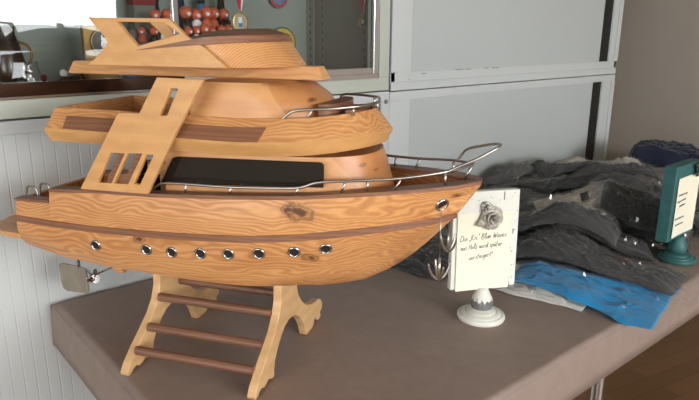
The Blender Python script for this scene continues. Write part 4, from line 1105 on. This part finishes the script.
rng = random.Random(8); k = 0
for (row, y, z, xs_) in ((0, .17, FZ + .0952, [.315, .338, .361, .384, .408, .43, .455, .478, .50, .522, .545]), (1, .205, FZ + .1252, [.36, .39, .44, .468, .496, .524, .55]), (2, .118, FZ, [.33, .362, .39, .425, .455])):
    for q, x in enumerate(xs_):
        where = (NTH[q] if q < len(xs_) - 1 else 'rightmost') + [' on the middle step of the riser', ' on the top step of the riser', ' on the case floor before the riser'][row]
        clay(x + rng.uniform(-.004, .004), y + rng.uniform(-.004, .008) + .0, z, rng.uniform(.95, 1.25) * (1.35 if row == 1 else 1), k, where); k += 1
for (x, y, mt, h, lab) in ((.40, .29, 'navy_glass', .20, 'leftmost dark blue bottle at the back behind the orange figures'), (.47, .29, 'navy_glass', .215, 'middle dark blue bottle at the back behind the orange figures'), (.53, .29, 'blue', .20, 'brighter blue bottle at the back behind the orange figures'), (.59, .29, 'vase', .21, 'black bottle at the back left of the ribboned medal')):
    t = empty('bottle', (x, y, FZ), 0, lab, 'bottle'); bm = bmesh.new(); lathe(bm, [(.022, 0), (.025, .005), (.025, h * .7), (.012, h * .82), (.009, h * .97)], 24); link('body', bm, mt, t, smooth='all')
    bm = bmesh.new(); lathe(bm, [(.0105, h * .971), (.0105, h * 1.04), (.008, h * 1.05)], 18); link('cap', bm, 'black', t, smooth='all')
t = empty('carton', (.36, .28, FZ), 0, 'grey-green carton with dull red lid behind the arch of the ship', 'box')
bm = bmesh.new(); box(bm, -.028, .028, -.02, .02, 0, .185); link('body', bm, 'inside_dark', t, bevel=.002)
bm = bmesh.new(); box(bm, -.030, .030, -.022, .022, .1855, .215); link('lid', bm, 'darkred', t, bevel=.002)


def medal(label, x, y, z, r, spread, group=None):
    t = empty('medal', (x, y, z), 0, label, 'medal', group)
    bm = bmesh.new(); lathe(bm, [(r * .98, -.0015), (r, 0), (r * .98, .0015), (r * .86, .0018), (r * .84, .0010)], 36, M4=Q); d = link('disc', bm, 'brass', t, smooth=True)
    bm = bmesh.new(); lathe(bm, [(r * .8, .0011), (r * .78, .0016)], 30, M4=Q); link('inlay', bm, 'dull_metal', d)
    bm = bmesh.new(); box(bm, -r * .32, r * .1, -.0030, -.0018, -r * .1, r * .5); link('enamel_mark', bm, 'white', d)
    bm = bmesh.new(); box(bm, -r * .32, r * .12, -.0030, -.0018, -r * .5, -r * .12); link('enamel_mark', bm, 'blue', d)
    bm = bmesh.new(); tube(bm, [(.004 * math.cos(a * math.pi / 6), 0, r + .003 + .004 * math.sin(a * math.pi / 6)) for a in range(12)], .0009, 6, closed=True); link('ring', bm, 'brass', t, smooth='all')
    rb = None
    for nm, x0, x1, mt in (('ribbon', -1.0, -.25, 'red'), ('ribbon', -.25, .35, 'red'), ('ribbon', .35, 1.0, 'white')):
        bm = bmesh.new(); zb = r + .004; zt = r + .55 - .1; w0 = .003; w1 = spread
        A = [(x0 * w0, -.0005, zb), (x1 * w0, -.0005, zb), (x1 * w1, -.0005, zb + .05), (x1 * w1, -.0005, zt), (x0 * w1, -.0005, zt), (x0 * w1, -.0005, zb + .05)]
        a = [bm.verts.new(p) for p in A]; b = [bm.verts.new((p[0], .0006, p[2])) for p in A]; bm.faces.new(a); bm.faces.new(b[::-1])
        for i in range(6): bm.faces.new((a[i], a[(i + 1) % 6], b[(i + 1) % 6], b[i]))
        link(nm, bm, mt, t)
    return t


medal('gold medal on a red and white ribbon hanging just above the ship sun deck', .568, .15, 1.318, .024, .016)
medal('gold medal on a red and white ribbon hanging alone at the right of the case', .922, .075, 1.320, .017, .012)


def badge(label, x, y, z, r, rings, writing=None):
    t = empty('round_badge', (x, y, z), 0, label, 'badge'); prev = t
    for i, (f, mt) in enumerate(rings):
        bm = bmesh.new(); lathe(bm, [(r * f, .0012 * i), (r * f, .0012 * (i + 1)), (r * f * .97, .0012 * (i + 1) + .0003)], 40, M4=Q); link(['rim', 'face', 'centre'][min(i, 2)], bm, mt, t, smooth=True)
    if writing:
        bm = bmesh.new(); rng = random.Random(2)
        for k in range(13):
            a = R_(150 - k * 11); c = Vector((math.cos(a) * r * .72, -.0031, math.sin(a) * r * .72)); tx = Vector((math.sin(a), 0, -math.cos(a))); up_ = Vector((math.cos(a), 0, math.sin(a)))
            s = r * .055; g = GL[rng.choice('gaerteno' .replace('n', 'u'))][0]
            tube(bm, [c + tx * (p[0] - .15) * s * 2.2 + up_ * (p[1] - .3) * s * 2.2 for p in g], r * .014, 5)
        link('lettering', bm, 'darkred', t)
        bm = bmesh.new(); tube(bm, smooth_path([(-.005, -.0035, .006), (.004, -.0035, .002), (.012, -.0035, -.010)], 3), .003, 6); link('dark_motif', bm, 'black', t)
    return t


badge('round red badge with blue ring hanging at the top of the case back', .80, .315, 1.392, .030, ((1, 'red'), (.72, 'blue'), (.3, 'orange')))
badge('round yellow badge with green rim and red lettering above the roof of the ship', .81, .318, 1.258, .050, ((1, 'green'), (.9, 'yellow')), True)
bm = bmesh.new()
n = 14; V = {}
for i in range(n + 1):
    for j in range(6): V[i, j] = bm.verts.new((-.08 + .16 * i / n, -.03 + .06 * j / 5, .0015 + .010 * math.sin(math.pi * i / n) * math.sin(math.pi * j / 5) + .002 * math.sin(i * 1.9 + j)))
for i in range(n):
    for j in range(5): bm.faces.new((V[i, j], V[i + 1, j], V[i + 1, j + 1], V[i, j + 1]))
o = link('folded_pennant', bm, 'darkred', smooth='all', loc=(.84, .13, FZ + .001)); sd = o.modifiers.new('t', 'SOLIDIFY'); sd.thickness = .001; tag(o, 'dark red folded pennant lying on the case floor at the right', 'pennant')
bm = bmesh.new(); box(bm, -.035, .035, -.02, .02, 0, .022); box(bm, -.030, .030, -.016, .016, .022, .026); o = link('wooden_plinth', bm, 'mahogany', bevel=.002, loc=(.775, .29, FZ)); tag(o, 'small brown wooden plinth behind the ship roof tip on the case floor', 'plinth')

# ------------------------------------------------------------------ outside the window
bm = bmesh.new(); box(bm, -14, 10, -22, YF - .4, -.45, -.4); o = struct(link('ground_outside', bm, mat('asphalt', (120, 122, 118), .9, var=.1)))
